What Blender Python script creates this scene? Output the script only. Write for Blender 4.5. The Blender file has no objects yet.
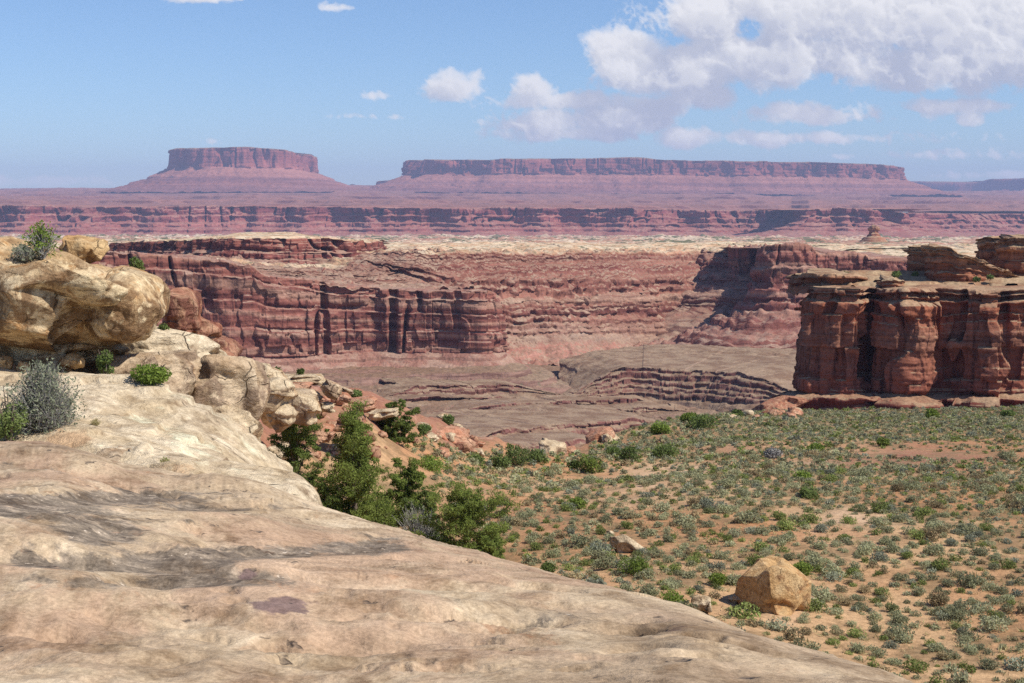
import bpy, bmesh, math, random
import numpy as np
from math import radians

# ------------------------------------------------------------------ scene, camera, world, sun
SC = bpy.context.scene
COL = SC.collection
F, CX, CY, HY = 1422.0, 512.0, 341.5, 205.0          # focal length in pixels, centre, eye-level row
PITCH = math.atan((CY - HY) / F)
cam = bpy.data.cameras.new('camera')
cam.sensor_width = 36.0
cam.lens = 36.0 * F / 1024.0
cam.clip_start, cam.clip_end = 0.1, 120000.0
camo = bpy.data.objects.new('camera', cam)
camo.rotation_euler = (math.pi / 2 - PITCH, 0, 0)
COL.objects.link(camo)
SC.camera = camo

SUN_AZ, SUN_EL = 113.0, 50.0                            # clockwise from the view direction (+Y)
sd = (math.sin(radians(SUN_AZ)) * math.cos(radians(SUN_EL)), math.cos(radians(SUN_AZ)) * math.cos(radians(SUN_EL)), math.sin(radians(SUN_EL)))
sun = bpy.data.lights.new('sun', 'SUN')
sun.energy = 5.0
sun.angle = radians(0.5)
sun.color = (1.0, 0.94, 0.84)
suno = bpy.data.objects.new('sun', sun)
from mathutils import Vector
suno.rotation_euler = Vector(sd).to_track_quat('Z', 'Y').to_euler()
suno.location = (0, 0, 50)
COL.objects.link(suno)

SC.view_settings.view_transform = 'Standard'
SC.view_settings.look = 'None'
SC.view_settings.gamma = 1.0
SC.view_settings.use_curve_mapping = False
SC.view_settings.exposure = 0.32
SC.render.engine = 'CYCLES'
SC.cycles.use_denoising = False
SC.cycles.max_bounces = 5
SC.cycles.volume_bounces = 0
SC.cycles.transparent_max_bounces = 8

# ------------------------------------------------------------------ node helper
class G:
    def __init__(self, nt):
        self.nt = nt
        nt.nodes.clear()
    def n(self, t, ins=None, **props):
        nd = self.nt.nodes.new(t)
        for k, v in props.items(): setattr(nd, k, v)
        for k, v in (ins or {}).items(): self.set(nd.inputs[k], v)
        return nd
    def set(self, sock, v):
        if isinstance(v, bpy.types.NodeSocket): self.nt.links.new(v, sock)
        else: sock.default_value = v
    def m(self, op, a, b=0.0, c=None, clamp=False):
        nd = self.n('ShaderNodeMath', operation=op, use_clamp=clamp)
        self.set(nd.inputs[0], a); self.set(nd.inputs[1], b)
        if c is not None: self.set(nd.inputs[2], c)
        return nd.outputs[0]
    def vm(self, op, a, b=(0, 0, 0)):
        nd = self.n('ShaderNodeVectorMath', operation=op)
        self.set(nd.inputs[0], a); self.set(nd.inputs[1], b)
        return nd.outputs[1] if op in ('LENGTH', 'DISTANCE', 'DOT_PRODUCT') else nd.outputs[0]
    def step(self, v, a, b, lo=0.0, hi=1.0, smooth=True):
        nd = self.n('ShaderNodeMapRange', {0: v, 1: a, 2: b, 3: lo, 4: hi}, interpolation_type='SMOOTHSTEP' if smooth else 'LINEAR')
        return nd.outputs[0]
    def noise(self, vec, scale=1.0, detail=4.0, rough=0.55, dist=0.0):
        nd = self.n('ShaderNodeTexNoise', {'Vector': vec, 'Scale': scale, 'Detail': detail, 'Roughness': rough, 'Distortion': dist})
        return nd.outputs['Fac']
    def mix(self, f, a, b, mode='MIX'):
        nd = self.n('ShaderNodeMix', data_type='RGBA', blend_type=mode)
        self.set(nd.inputs[0], f)
        for s, v in ((nd.inputs[6], a), (nd.inputs[7], b)):
            self.set(s, v if isinstance(v, bpy.types.NodeSocket) else (*v[:3], 1.0))
        return nd.outputs[2]
    def ramp(self, f, stops, interp='LINEAR'):
        nd = self.n('ShaderNodeValToRGB', {0: f})
        cr = nd.color_ramp
        cr.interpolation = interp
        while len(cr.elements) < len(stops): cr.elements.new(0.5)
        for e, (p, c) in zip(cr.elements, stops):
            e.position = p; e.color = (*c[:3], 1.0)
        return nd.outputs[0]
    def scalev(self, vec, s): return self.vm('MULTIPLY', vec, s)
    def attr(self, name): return self.n('ShaderNodeAttribute', attribute_name=name).outputs['Fac']
    def xyz(self, v):
        nd = self.n('ShaderNodeSeparateXYZ', {0: v}); return nd.outputs

# ------------------------------------------------------------------ world: blue sky and cumulus
world = bpy.data.worlds.new('World')
SC.world = world
world.use_nodes = True
g = G(world.node_tree)
sky = g.n('ShaderNodeTexSky', sky_type='NISHITA', sun_disc=False, sun_elevation=radians(SUN_EL), sun_rotation=radians(SUN_AZ),
          altitude=1500.0, air_density=1.0, dust_density=0.8, ozone_density=2.0)
skyc = g.mix(1.0, sky.outputs[0], (0.72, 0.85, 1.0), 'MULTIPLY')
bg = g.n('ShaderNodeBackground', {0: skyc, 1: 0.108})
g.nt.links.new(bg.outputs[0], g.n('ShaderNodeOutputWorld').inputs[0])

# ------------------------------------------------------------------ numeric helpers
def W(px, py, D):
    """the point at ground distance D (along +Y) that the photograph shows at this row and column"""
    u, v = (px - CX) / F, (CY - py) / F
    den = math.cos(PITCH) + v * math.sin(PITCH)
    return np.array([D * u / den, D, D * (-math.sin(PITCH) + v * math.cos(PITCH)) / den])

def _h(ix, iy, iz, seed):
    h = (ix.astype(np.uint32) * np.uint32(374761393)) ^ (iy.astype(np.uint32) * np.uint32(668265263)) ^ (iz.astype(np.uint32) * np.uint32(2147483647)) ^ np.uint32((seed * 974711 + 12345) & 0xffffffff)
    h = (h ^ (h >> np.uint32(13))) * np.uint32(1274126177)
    h = (h ^ (h >> np.uint32(15))) * np.uint32(2246822519)
    return ((h ^ (h >> np.uint32(16))) & np.uint32(0xffffff)).astype(np.float32) / np.float32(0xffffff) * 2 - 1

def vnoise(x, y, z=0.0, seed=0):
    x, y, z = np.broadcast_arrays(np.asarray(x, np.float32), np.asarray(y, np.float32), np.asarray(z, np.float32))
    fx, fy, fz = np.floor(x), np.floor(y), np.floor(z)
    ix, iy, iz = fx.astype(np.int64), fy.astype(np.int64), fz.astype(np.int64)
    tx, ty, tz = x - fx, y - fy, z - fz
    tx = tx * tx * (3 - 2 * tx); ty = ty * ty * (3 - 2 * ty); tz = tz * tz * (3 - 2 * tz)
    def c(a, b, d): return _h(ix + a, iy + b, iz + d, seed)
    x00 = c(0, 0, 0) * (1 - tx) + c(1, 0, 0) * tx
    x10 = c(0, 1, 0) * (1 - tx) + c(1, 1, 0) * tx
    x01 = c(0, 0, 1) * (1 - tx) + c(1, 0, 1) * tx
    x11 = c(0, 1, 1) * (1 - tx) + c(1, 1, 1) * tx
    return (x00 * (1 - ty) + x10 * ty) * (1 - tz) + (x01 * (1 - ty) + x11 * ty) * tz

def fbm(x, y, z=0.0, octs=4, seed=0, gain=0.5, dual=False):
    a, s, t = 1.0, 0.0, 0.0
    for k in range(octs):
        f = 2.03 ** k
        ca, sa = math.cos(0.6 + 1.1 * k), math.sin(0.6 + 1.1 * k)
        x_, y_ = np.asarray(x) * f, np.asarray(y) * f
        s = s + a * vnoise(ca * x_ - sa * y_ + 17.3 * k, sa * x_ + ca * y_ - 9.1 * k, np.asarray(z) * f + 3.7 * k, seed + k)
        if dual:                                           # a second, turned lattice hides the grid of the first
            cb, sb = math.cos(2.3 + 1.7 * k), math.sin(2.3 + 1.7 * k)
            s = s + a * vnoise(cb * x_ * 1.13 - sb * y_ * 1.13 + 7.7, sb * x_ * 1.13 + cb * y_ * 1.13 + 3.1 * k, 0.5 * np.asarray(z) * f + 0.37, seed + k + 400)
        t += a; a *= gain
    return s / t * (1.1 if dual else 1.5)

class TPS:
    def __init__(self, P, Z, reg=1e-3):
        self.m = P.mean(0); self.s = P.std()
        self.P = (P - self.m) / self.s
        n = len(P)
        K = self.phi(self.P[:, None, :] - self.P[None])
        A = np.zeros((n + 3, n + 3)); A[:n, :n] = K + reg * np.eye(n)
        A[:n, n] = 1; A[:n, n + 1:] = self.P; A[n, :n] = 1; A[n + 1:, :n] = self.P.T
        self.w = np.linalg.solve(A, np.concatenate([Z, [0, 0, 0]]))
    @staticmethod
    def phi(d):
        r2 = (d ** 2).sum(-1)
        return 0.5 * r2 * np.log(r2 + 1e-9)
    def __call__(self, x, y):
        q = np.stack([np.asarray(x, float), np.asarray(y, float)], -1)
        q = (q - self.m) / self.s
        out = self.w[-3] + q[..., 0] * self.w[-2] + q[..., 1] * self.w[-1]
        for i in range(len(self.P)):
            out = out + self.w[i] * self.phi(q - self.P[i])
        return out

def smooth01(t):
    t = np.clip(t, 0, 1); return t * t * (3 - 2 * t)

# ------------------------------------------------------------------ object helpers
def tag(o, label=None, cat=None, group=None, kind=None):
    if label: o['label'] = label
    if cat: o['category'] = cat
    if group: o['group'] = group
    if kind: o['kind'] = kind
    return o

def link(name, me, mat=None, parent=None):
    o = bpy.data.objects.new(name, me)
    COL.objects.link(o)
    if mat is not None: me.materials.append(mat)
    if parent is not None: o.parent = parent
    return o

def raw_mesh(name, V, faces, k, smooth=False, attrs=None):
    """V (n,3); faces (m,k) index array"""
    me = bpy.data.meshes.new(name)
    V = np.ascontiguousarray(V, np.float32); faces = np.ascontiguousarray(faces, np.int32)
    me.vertices.add(len(V)); me.vertices.foreach_set('co', V.ravel())
    m = len(faces)
    me.loops.add(m * k); me.loops.foreach_set('vertex_index', faces.ravel())
    me.polygons.add(m); me.polygons.foreach_set('loop_start', np.arange(0, m * k, k, dtype=np.int32))
    if smooth: me.polygons.foreach_set('use_smooth', np.ones(m, bool))
    for an, av in (attrs or {}).items():
        a = me.attributes.new(an, 'FLOAT', 'POINT'); a.data.foreach_set('value', np.ascontiguousarray(av, np.float32).ravel())
    me.update(); me.validate()
    return me

def grid_mesh(name, X, Y, Z, smooth=False, attrs=None, wrap=False):
    r, c = X.shape
    idx = np.arange(r * c).reshape(r, c)
    if wrap: idx = np.concatenate([idx, idx[:, :1]], 1)
    f = np.stack([idx[:-1, :-1], idx[:-1, 1:], idx[1:, 1:], idx[1:, :-1]], -1).reshape(-1, 4)
    return raw_mesh(name, np.stack([X, Y, Z], -1).reshape(-1, 3), f, 4, smooth, attrs)

# ------------------------------------------------------------------ materials
def new_mat(name):
    m = bpy.data.materials.new(name); m.use_nodes = True
    return m, G(m.node_tree)
def finish(g, col, rough=0.9, bump=None, bdist=0.1, bstr=0.6, spec=0.15):
    p = g.n('ShaderNodeBsdfPrincipled', {'Base Color': col, 'Roughness': rough, 'Specular IOR Level': spec})
    if bump is not None:
        b = g.n('ShaderNodeBump', {'Height': bump, 'Strength': bstr, 'Distance': bdist})
        g.nt.links.new(b.outputs[0], p.inputs['Normal'])
    g.nt.links.new(p.outputs[0], g.n('ShaderNodeOutputMaterial').inputs[0])

def cliff_mat(name, stops, unit, flat_col, flat_col2, streak=0.5, flat_lo=0.55, flat_hi=0.8, band=0.6, varnish=(0.035, 0.016, 0.014), flat_h=None, bump=0.6, warp=0.03, top=None):
    """layered canyon rock: stops colour the strata from foot (0) to rim (1); unit = metres of one visible joint block"""
    m, g = new_mat(name)
    P = g.n('ShaderNodeTexCoord').outputs['Object']
    h = g.attr('h')
    wn = g.noise(P, 0.25 / unit, 3.0)
    hh = g.m('ADD', h, g.m('MULTIPLY', g.m('SUBTRACT', wn, 0.5), warp))
    col = g.ramp(hh, stops)
    lay = g.noise(g.scalev(P, (0.02 / unit, 0.02 / unit, 0.9 / unit)), 1.0, 5.0, 0.65)
    lay2 = g.noise(g.scalev(P, (0.006 / unit, 0.006 / unit, 0.16 / unit)), 1.0, 3.0, 0.6)
    f = g.m('ADD', g.m('MULTIPLY', g.m('SUBTRACT', lay, 0.5), 2.0 * band), g.m('MULTIPLY', g.m('SUBTRACT', lay2, 0.5), 1.6 * band))
    col = g.mix(1.0, col, g.ramp(g.m('ADD', f, 0.5), [(0.0, (0.34, 0.27, 0.26)), (0.35, (0.78, 0.71, 0.69)), (0.65, (1.06, 1.03, 1.0)), (1.0, (1.28, 1.36, 1.36))]), 'MULTIPLY')
    st = g.noise(g.scalev(P, (0.55 / unit, 0.55 / unit, 0.05 / unit)), 1.0, 4.0, 0.6)
    nz = g.xyz(g.n('ShaderNodeNewGeometry').outputs['True Normal'])[2]
    steep = g.step(nz, 0.15, 0.5, 1.0, 0.0)
    vf = g.m('MULTIPLY', g.m('MULTIPLY', g.step(st, 0.5, 0.68), streak), steep)
    col = g.mix(vf, col, varnish)
    bl = g.noise(P, 0.9 / unit, 6.0, 0.62)
    col = g.mix(1.0, col, g.ramp(bl, [(0.25, (0.72, 0.70, 0.70)), (0.75, (1.22, 1.25, 1.28))]), 'MULTIPLY')
    ff = g.step(nz, flat_lo, flat_hi)
    if flat_h: ff = g.m('MULTIPLY', ff, g.step(h, flat_h[0], flat_h[1]))
    fc = g.mix(g.step(g.noise(P, 0.12 / unit, 5.0, 0.6), 0.42, 0.6), flat_col, flat_col2)
    fc = g.mix(1.0, fc, g.ramp(g.noise(P, 1.3 / unit, 5.0, 0.7), [(0.3, (0.66, 0.64, 0.62)), (0.7, (1.2, 1.2, 1.2))]), 'MULTIPLY')
    if top:
        tcol = g.mix(g.step(g.noise(P, 0.05, 5.0, 0.6), 0.42, 0.6), top, tuple(q * f for q, f in zip(top, (0.8, 0.62, 0.52))))
        tcol = g.mix(g.step(g.noise(P, 0.16, 5.0, 0.7), 0.53, 0.60), tcol, (0.17, 0.155, 0.085))
        fc = g.mix(g.step(h, 0.95, 0.985), fc, tcol)
    col = g.mix(ff, col, fc)
    bh = g.m('ADD', g.m('MULTIPLY', lay, 1.0), g.m('MULTIPLY', bl, 1.2))
    finish(g, col, 0.92, bh, unit * 0.5, bump)
    return m

CREAM = (0.60, 0.47, 0.32)
M = {}
M['far_wall'] = cliff_mat('layered_red_rock', [(0, (0.298, 0.139, 0.103)), (0.043, (0.202, 0.127, 0.094)), (0.084, (0.276, 0.179, 0.133)), (0.114, (0.230, 0.118, 0.086)), (0.171, (0.258, 0.144, 0.107)), (0.212, (0.212, 0.105, 0.077)), (0.253, (0.254, 0.112, 0.081)), (0.269, (0.235, 0.105, 0.076)), (0.336, (0.151, 0.053, 0.041)), (0.351, (0.158, 0.057, 0.043)), (0.411, (0.242, 0.107, 0.077)), (0.457, (0.349, 0.216, 0.158)), (0.487, (0.350, 0.217, 0.159)), (0.514, (0.271, 0.120, 0.087)), (0.559, (0.244, 0.108, 0.078)), (0.61, (0.165, 0.059, 0.045)), (0.656, (0.238, 0.105, 0.077)), (0.69, (0.233, 0.103, 0.075)), (0.723, (0.224, 0.099, 0.072)), (0.782, (0.186, 0.066, 0.050)), (0.814, (0.178, 0.063, 0.048)), (0.861, (0.277, 0.123, 0.089)), (0.894, (0.215, 0.095, 0.069)), (0.93, (0.185, 0.065, 0.050)), (0.965, (0.4, 0.22, 0.14)), (1.0, (0.58, 0.45, 0.31))], 2.6, (0.255, 0.14, 0.10), (0.34, 0.23, 0.165), 0.5, band=1.2, top=(0.58, 0.46, 0.32))
M['plateau'] = None
M['promontory'] = cliff_mat('promontory_rock', [(0, (0.24, 0.096, 0.072)), (0.052, (0.293, 0.169, 0.124)), (0.1, (0.151, 0.053, 0.042)), (0.14, (0.228, 0.091, 0.068)), (0.177, (0.329, 0.189, 0.139)), (0.237, (0.227, 0.091, 0.068)), (0.28, (0.169, 0.06, 0.047)), (0.314, (0.158, 0.056, 0.044)), (0.367, (0.352, 0.203, 0.149)), (0.393, (0.195, 0.069, 0.054)), (0.44, (0.275, 0.11, 0.082)), (0.504, (0.162, 0.057, 0.045)), (0.543, (0.37, 0.213, 0.157)), (0.577, (0.256, 0.102, 0.077)), (0.619, (0.172, 0.061, 0.048)), (0.693, (0.154, 0.054, 0.043)), (0.726, (0.247, 0.099, 0.074)), (0.765, (0.309, 0.178, 0.131)), (0.823, (0.294, 0.169, 0.125)), (0.854, (0.172, 0.061, 0.047)), (0.916, (0.284, 0.113, 0.085)), (0.95, (0.259, 0.104, 0.078)), (1.0, (0.38, 0.22, 0.15))],
    2.4, (0.28, 0.14, 0.105), (0.34, 0.22, 0.165), 0.65, band=1.0)
M['dark_rim'] = cliff_mat('dark_rim_rock', [(0.0, (0.30, 0.15, 0.115)), (0.3, (0.27, 0.10, 0.08)), (0.6, (0.22, 0.075, 0.06)), (0.93, (0.25, 0.09, 0.065)), (1.0, (0.52, 0.37, 0.25))], 3.0, (0.28, 0.15, 0.11), (0.36, 0.23, 0.17), 0.85, band=1.0, top=(0.58, 0.46, 0.32))
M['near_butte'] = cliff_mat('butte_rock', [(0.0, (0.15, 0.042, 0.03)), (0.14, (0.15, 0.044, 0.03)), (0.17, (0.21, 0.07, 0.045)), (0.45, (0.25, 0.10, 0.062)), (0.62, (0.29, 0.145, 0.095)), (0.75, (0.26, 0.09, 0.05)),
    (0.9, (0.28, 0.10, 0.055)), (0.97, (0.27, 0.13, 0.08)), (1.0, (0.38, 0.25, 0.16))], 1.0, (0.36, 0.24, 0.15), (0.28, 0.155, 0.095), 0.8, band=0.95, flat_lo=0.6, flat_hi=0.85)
M['butte_cap'] = cliff_mat('cap_rock', [(0.0, (0.27, 0.115, 0.067)), (0.5, (0.29, 0.115, 0.063)), (0.8, (0.33, 0.165, 0.095)), (1.0, (0.42, 0.29, 0.18))], 0.9, (0.38, 0.27, 0.165), (0.27, 0.155, 0.09), 0.6, band=1.1)
M['white_rim'] = cliff_mat('rim_bench_rock', [(0.0, (0.31, 0.12, 0.09)), (0.2, (0.26, 0.085, 0.068)), (0.4, (0.29, 0.105, 0.082)), (0.62, (0.25, 0.075, 0.064)), (0.9, (0.21, 0.06, 0.055)), (0.96, (0.22, 0.08, 0.075)), (1.0, (0.40, 0.28, 0.22))],
    12.0, (0.29, 0.115, 0.088), (0.34, 0.17, 0.13), 0.6, band=0.9)
M['far_bench'] = cliff_mat('far_bench_rock', [(0.0, (0.17, 0.065, 0.058)), (0.3, (0.12, 0.05, 0.048)), (0.6, (0.16, 0.065, 0.06)), (1.0, (0.13, 0.055, 0.05))], 20.0, (0.29, 0.135, 0.105), (0.23, 0.115, 0.095), 0.3, band=1.0, flat_lo=0.80, flat_hi=0.96)  # step faces coloured darker than the flats to deepen their mild shade
M['mesa'] = cliff_mat('mesa_rock', [(0.0, (0.24, 0.11, 0.095)), (0.12, (0.30, 0.13, 0.10)), (0.2, (0.22, 0.10, 0.09)), (0.3, (0.32, 0.14, 0.105)), (0.48, (0.33, 0.145, 0.105)), (0.55, (0.32, 0.11, 0.08)), (0.78, (0.27, 0.08, 0.06)), (0.95, (0.29, 0.095, 0.07)), (1.0, (0.20, 0.11, 0.08))],
    22.0, (0.22, 0.16, 0.10), (0.30, 0.18, 0.12), 0.6, band=0.6, flat_h=(0.93, 1.0))

M['inner_ledge'] = cliff_mat('inner_ledge_rock', [(0.0, (0.20, 0.14, 0.11)), (0.2, (0.17, 0.08, 0.062)), (0.6, (0.20, 0.095, 0.075)), (0.9, (0.15, 0.06, 0.05)), (1.0, (0.28, 0.20, 0.15))], 1.6, (0.285, 0.20, 0.135), (0.20, 0.125, 0.082), 0.7, band=0.9)
# canyon floor
m, g = new_mat('canyon_floor_soil')
P = g.n('ShaderNodeTexCoord').outputs['Object']
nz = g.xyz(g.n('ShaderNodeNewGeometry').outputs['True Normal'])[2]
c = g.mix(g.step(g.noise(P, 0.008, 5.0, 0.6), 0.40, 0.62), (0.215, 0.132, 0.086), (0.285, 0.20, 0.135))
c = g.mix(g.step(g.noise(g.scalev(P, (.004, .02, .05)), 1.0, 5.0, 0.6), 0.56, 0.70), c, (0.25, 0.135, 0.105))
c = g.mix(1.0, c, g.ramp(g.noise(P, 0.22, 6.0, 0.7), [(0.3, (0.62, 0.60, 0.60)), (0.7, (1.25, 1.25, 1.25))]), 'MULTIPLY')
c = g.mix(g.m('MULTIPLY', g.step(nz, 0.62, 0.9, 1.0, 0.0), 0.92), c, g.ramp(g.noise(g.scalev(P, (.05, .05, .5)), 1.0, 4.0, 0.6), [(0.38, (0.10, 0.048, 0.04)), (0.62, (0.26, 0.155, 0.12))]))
spk = g.n('ShaderNodeTexVoronoi', {'Vector': P, 'Scale': 0.16}).outputs['Distance']
c = g.mix(g.m('MULTIPLY', g.step(spk, 0.12, 0.22, 1.0, 0.0), 0.55), c, (0.10, 0.10, 0.06))
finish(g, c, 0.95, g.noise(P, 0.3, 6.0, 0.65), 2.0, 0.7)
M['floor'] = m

# plateau of pale slickrock
m, g = new_mat('pale_slickrock_plateau')
P = g.n('ShaderNodeTexCoord').outputs['Object']
c = g.mix(g.step(g.noise(g.scalev(P, (.0035, .0018, 0)), 1.0, 6.0, 0.62), 0.40, 0.56), (0.60, 0.47, 0.33), (0.42, 0.22, 0.145))
c = g.mix(g.step(g.noise(g.scalev(P, (.012, .004, 0)), 1.0, 7.0, 0.7), 0.50, 0.56), c, (0.15, 0.145, 0.075))
c = g.mix(g.step(g.noise(g.scalev(P, (.02, .01, 0)), 1.3, 4.0, 0.7), 0.56, 0.62), c, (0.66, 0.54, 0.40))
c = g.mix(1.0, c, g.ramp(g.noise(P, 0.06, 6.0, 0.7), [(0.3, (0.55, 0.52, 0.5)), (0.7, (1.2, 1.2, 1.2))]), 'MULTIPLY')
finish(g, c, 0.95, g.noise(P, 0.05, 5.0, 0.6), 5.0, 0.6)
M['plateau'] = m

# desert flat: sandy soil, orange patches, dark living crust, litter
m, g = new_mat('desert_soil')
P = g.n('ShaderNodeTexCoord').outputs['Object']
n1 = g.noise(g.scalev(P, (.06, .05, 0)), 1.0, 5.0, 0.6, 0.6)
n2 = g.noise(P, 0.45, 6.0, 0.65)
c = g.mix(g.step(n1, 0.40, 0.60), (0.48, 0.31, 0.17), (0.42, 0.215, 0.105))
red = g.attr('red')
c = g.mix(red, c, g.mix(g.step(n2, .35, .65), (0.27, 0.12, 0.078), (0.40, 0.215, 0.135)))
c = g.mix(g.m('MULTIPLY', g.step(n2, 0.47, 0.58), 0.72), c, (0.225, 0.145, 0.075))
cover = g.attr('cover')
c = g.mix(g.m('MULTIPLY', cover, g.step(g.noise(P, 0.9, 6.0, 0.7), 0.42, 0.58, 0.15, 0.8)), c, (0.19, 0.14, 0.075))
sand = g.attr('sand')
c = g.mix(g.m('MULTIPLY', sand, g.step(g.noise(P, 0.35, 5.0, 0.6), 0.36, 0.6, 1.0, 0.25)), c, (0.56, 0.385, 0.25))
c = g.mix(1.0, c, g.ramp(g.noise(P, 5.0, 6.0, 0.75), [(0.28, (0.58, 0.56, 0.54)), (0.72, (1.22, 1.22, 1.22))]), 'MULTIPLY')
rk = g.attr('rocky')
rn = g.noise(P, 0.5, 6.0, 0.7)
c = g.mix(g.m('MULTIPLY', rk, g.step(rn, 0.46, 0.62)), c, g.mix(g.step(rn, 0.56, 0.68), (0.30, 0.135, 0.09), (0.45, 0.30, 0.20)))
c = g.mix(g.m('MULTIPLY', g.attr('cliff'), 0.9), c, (0.30, 0.13, 0.10))
finish(g, c, 0.95, g.m('ADD', n2, g.noise(P, 3.0, 6.0, 0.7)), 0.12, 0.7)
M['ground'] = m

# foreground slickrock
m, g = new_mat('slickrock')
P = g.n('ShaderNodeTexCoord').outputs['Object']
wv = g.n('ShaderNodeTexNoise', {'Vector': P, 'Scale': 0.5, 'Detail': 3.0}).outputs['Color']
Pw = g.vm('ADD', P, g.scalev(g.vm('SUBTRACT', wv, (.5, .5, .5)), (1.6, 1.6, 1.2)))
a = g.noise(g.scalev(Pw, (.75, .5, .8)), 1.0, 7.0, 0.66)
c = g.ramp(a, [(0.32, (0.24, 0.17, 0.11)), (0.44, (0.365, 0.268, 0.175)), (0.54, (0.44, 0.335, 0.22)), (0.66, (0.565, 0.455, 0.315))])
pk = g.noise(g.scalev(Pw, (.45, .32, .5)), 1.3, 6.0, 0.64)
c = g.mix(g.m('MULTIPLY', g.step(pk, 0.46, 0.60), 0.7), c, (0.385, 0.25, 0.165))
# fine cross-bedding lines
bed = g.noise(g.scalev(Pw, (1.1, 1.6, 6.0)), 1.6, 6.0, 0.72)
c = g.mix(1.0, c, g.ramp(bed, [(0.3, (0.76, 0.73, 0.70)), (0.48, (0.99, 0.99, 0.99)), (0.75, (1.12, 1.12, 1.11))]), 'MULTIPLY')
# grey lichen crust in drawn-out hollows
gr = g.attr('crust')
gn = g.noise(g.scalev(Pw, (1.0, 1.0, 1.2)), 1.9, 8.0, 0.72)
gf = g.step(g.m('ADD', gr, g.m('MULTIPLY', g.m('SUBTRACT', gn, 0.5), 3.4)), 0.42, 0.80)
c = g.mix(g.m('MULTIPLY', gf, 0.92), c, g.ramp(g.noise(g.scalev(P, (3, 5, 5)), 2.2, 6.0, 0.72), [(0.38, (0.10, 0.08, 0.062)), (0.52, (0.20, 0.16, 0.12)), (0.64, (0.36, 0.285, 0.21))]))
fl = g.noise(g.vm('ADD', P, (3.3, 1.7, 0)), 14.0, 4.0, 0.6)
c = g.mix(g.m('MULTIPLY', g.step(fl, 0.66, 0.70), g.m('ADD', g.m('MULTIPLY', gf, 0.7), 0.14)), c, (0.66, 0.55, 0.43))
pu = g.attr('purple')
pf = g.step(g.m('ADD', pu, g.m('MULTIPLY', g.m('SUBTRACT', g.noise(P, 6.0, 5.0, 0.7), 0.5), 1.5)), 0.38, 0.62)
c = g.mix(g.m('MULTIPLY', pf, 0.85), c, (0.16, 0.105, 0.10))
ru = g.noise(g.scalev(Pw, (.9, .7, .9)), 2.4, 7.0, 0.72)
c = g.mix(g.m('MULTIPLY', g.step(ru, 0.60, 0.70), 0.55), c, (0.38, 0.195, 0.105))
grain = g.noise(P, 38.0, 5.0, 0.75)
c = g.mix(1.0, c, g.ramp(grain, [(0.28, (0.6, 0.59, 0.58)), (0.72, (1.25, 1.25, 1.25))]), 'MULTIPLY')
mott = g.noise(g.scalev(Pw, (1, .7, 1)), 3.0, 8.0, 0.74)
c = g.mix(1.0, c, g.ramp(mott, [(0.36, (0.58, 0.53, 0.48)), (0.5, (1.0, 1.0, 1.0)), (0.66, (1.25, 1.27, 1.3))]), 'MULTIPLY')
pit = g.noise(g.scalev(P, (5, 8, 8)), 1.0, 3.0, 0.6)
c = g.mix(g.m('MULTIPLY', g.step(pit, 0.66, 0.71), 0.75), c, (0.12, 0.09, 0.07))
bh = g.m('ADD', g.m('MULTIPLY', bed, 0.7), g.m('ADD', g.m('MULTIPLY', grain, 0.18), g.m('MULTIPLY', a, 1.2)))
bh = g.m('SUBTRACT', bh, g.m('MULTIPLY', g.step(pit, 0.66, 0.74), 0.5))
finish(g, c, 0.88, bh, 0.035, 0.8)
M['slick'] = m

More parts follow.
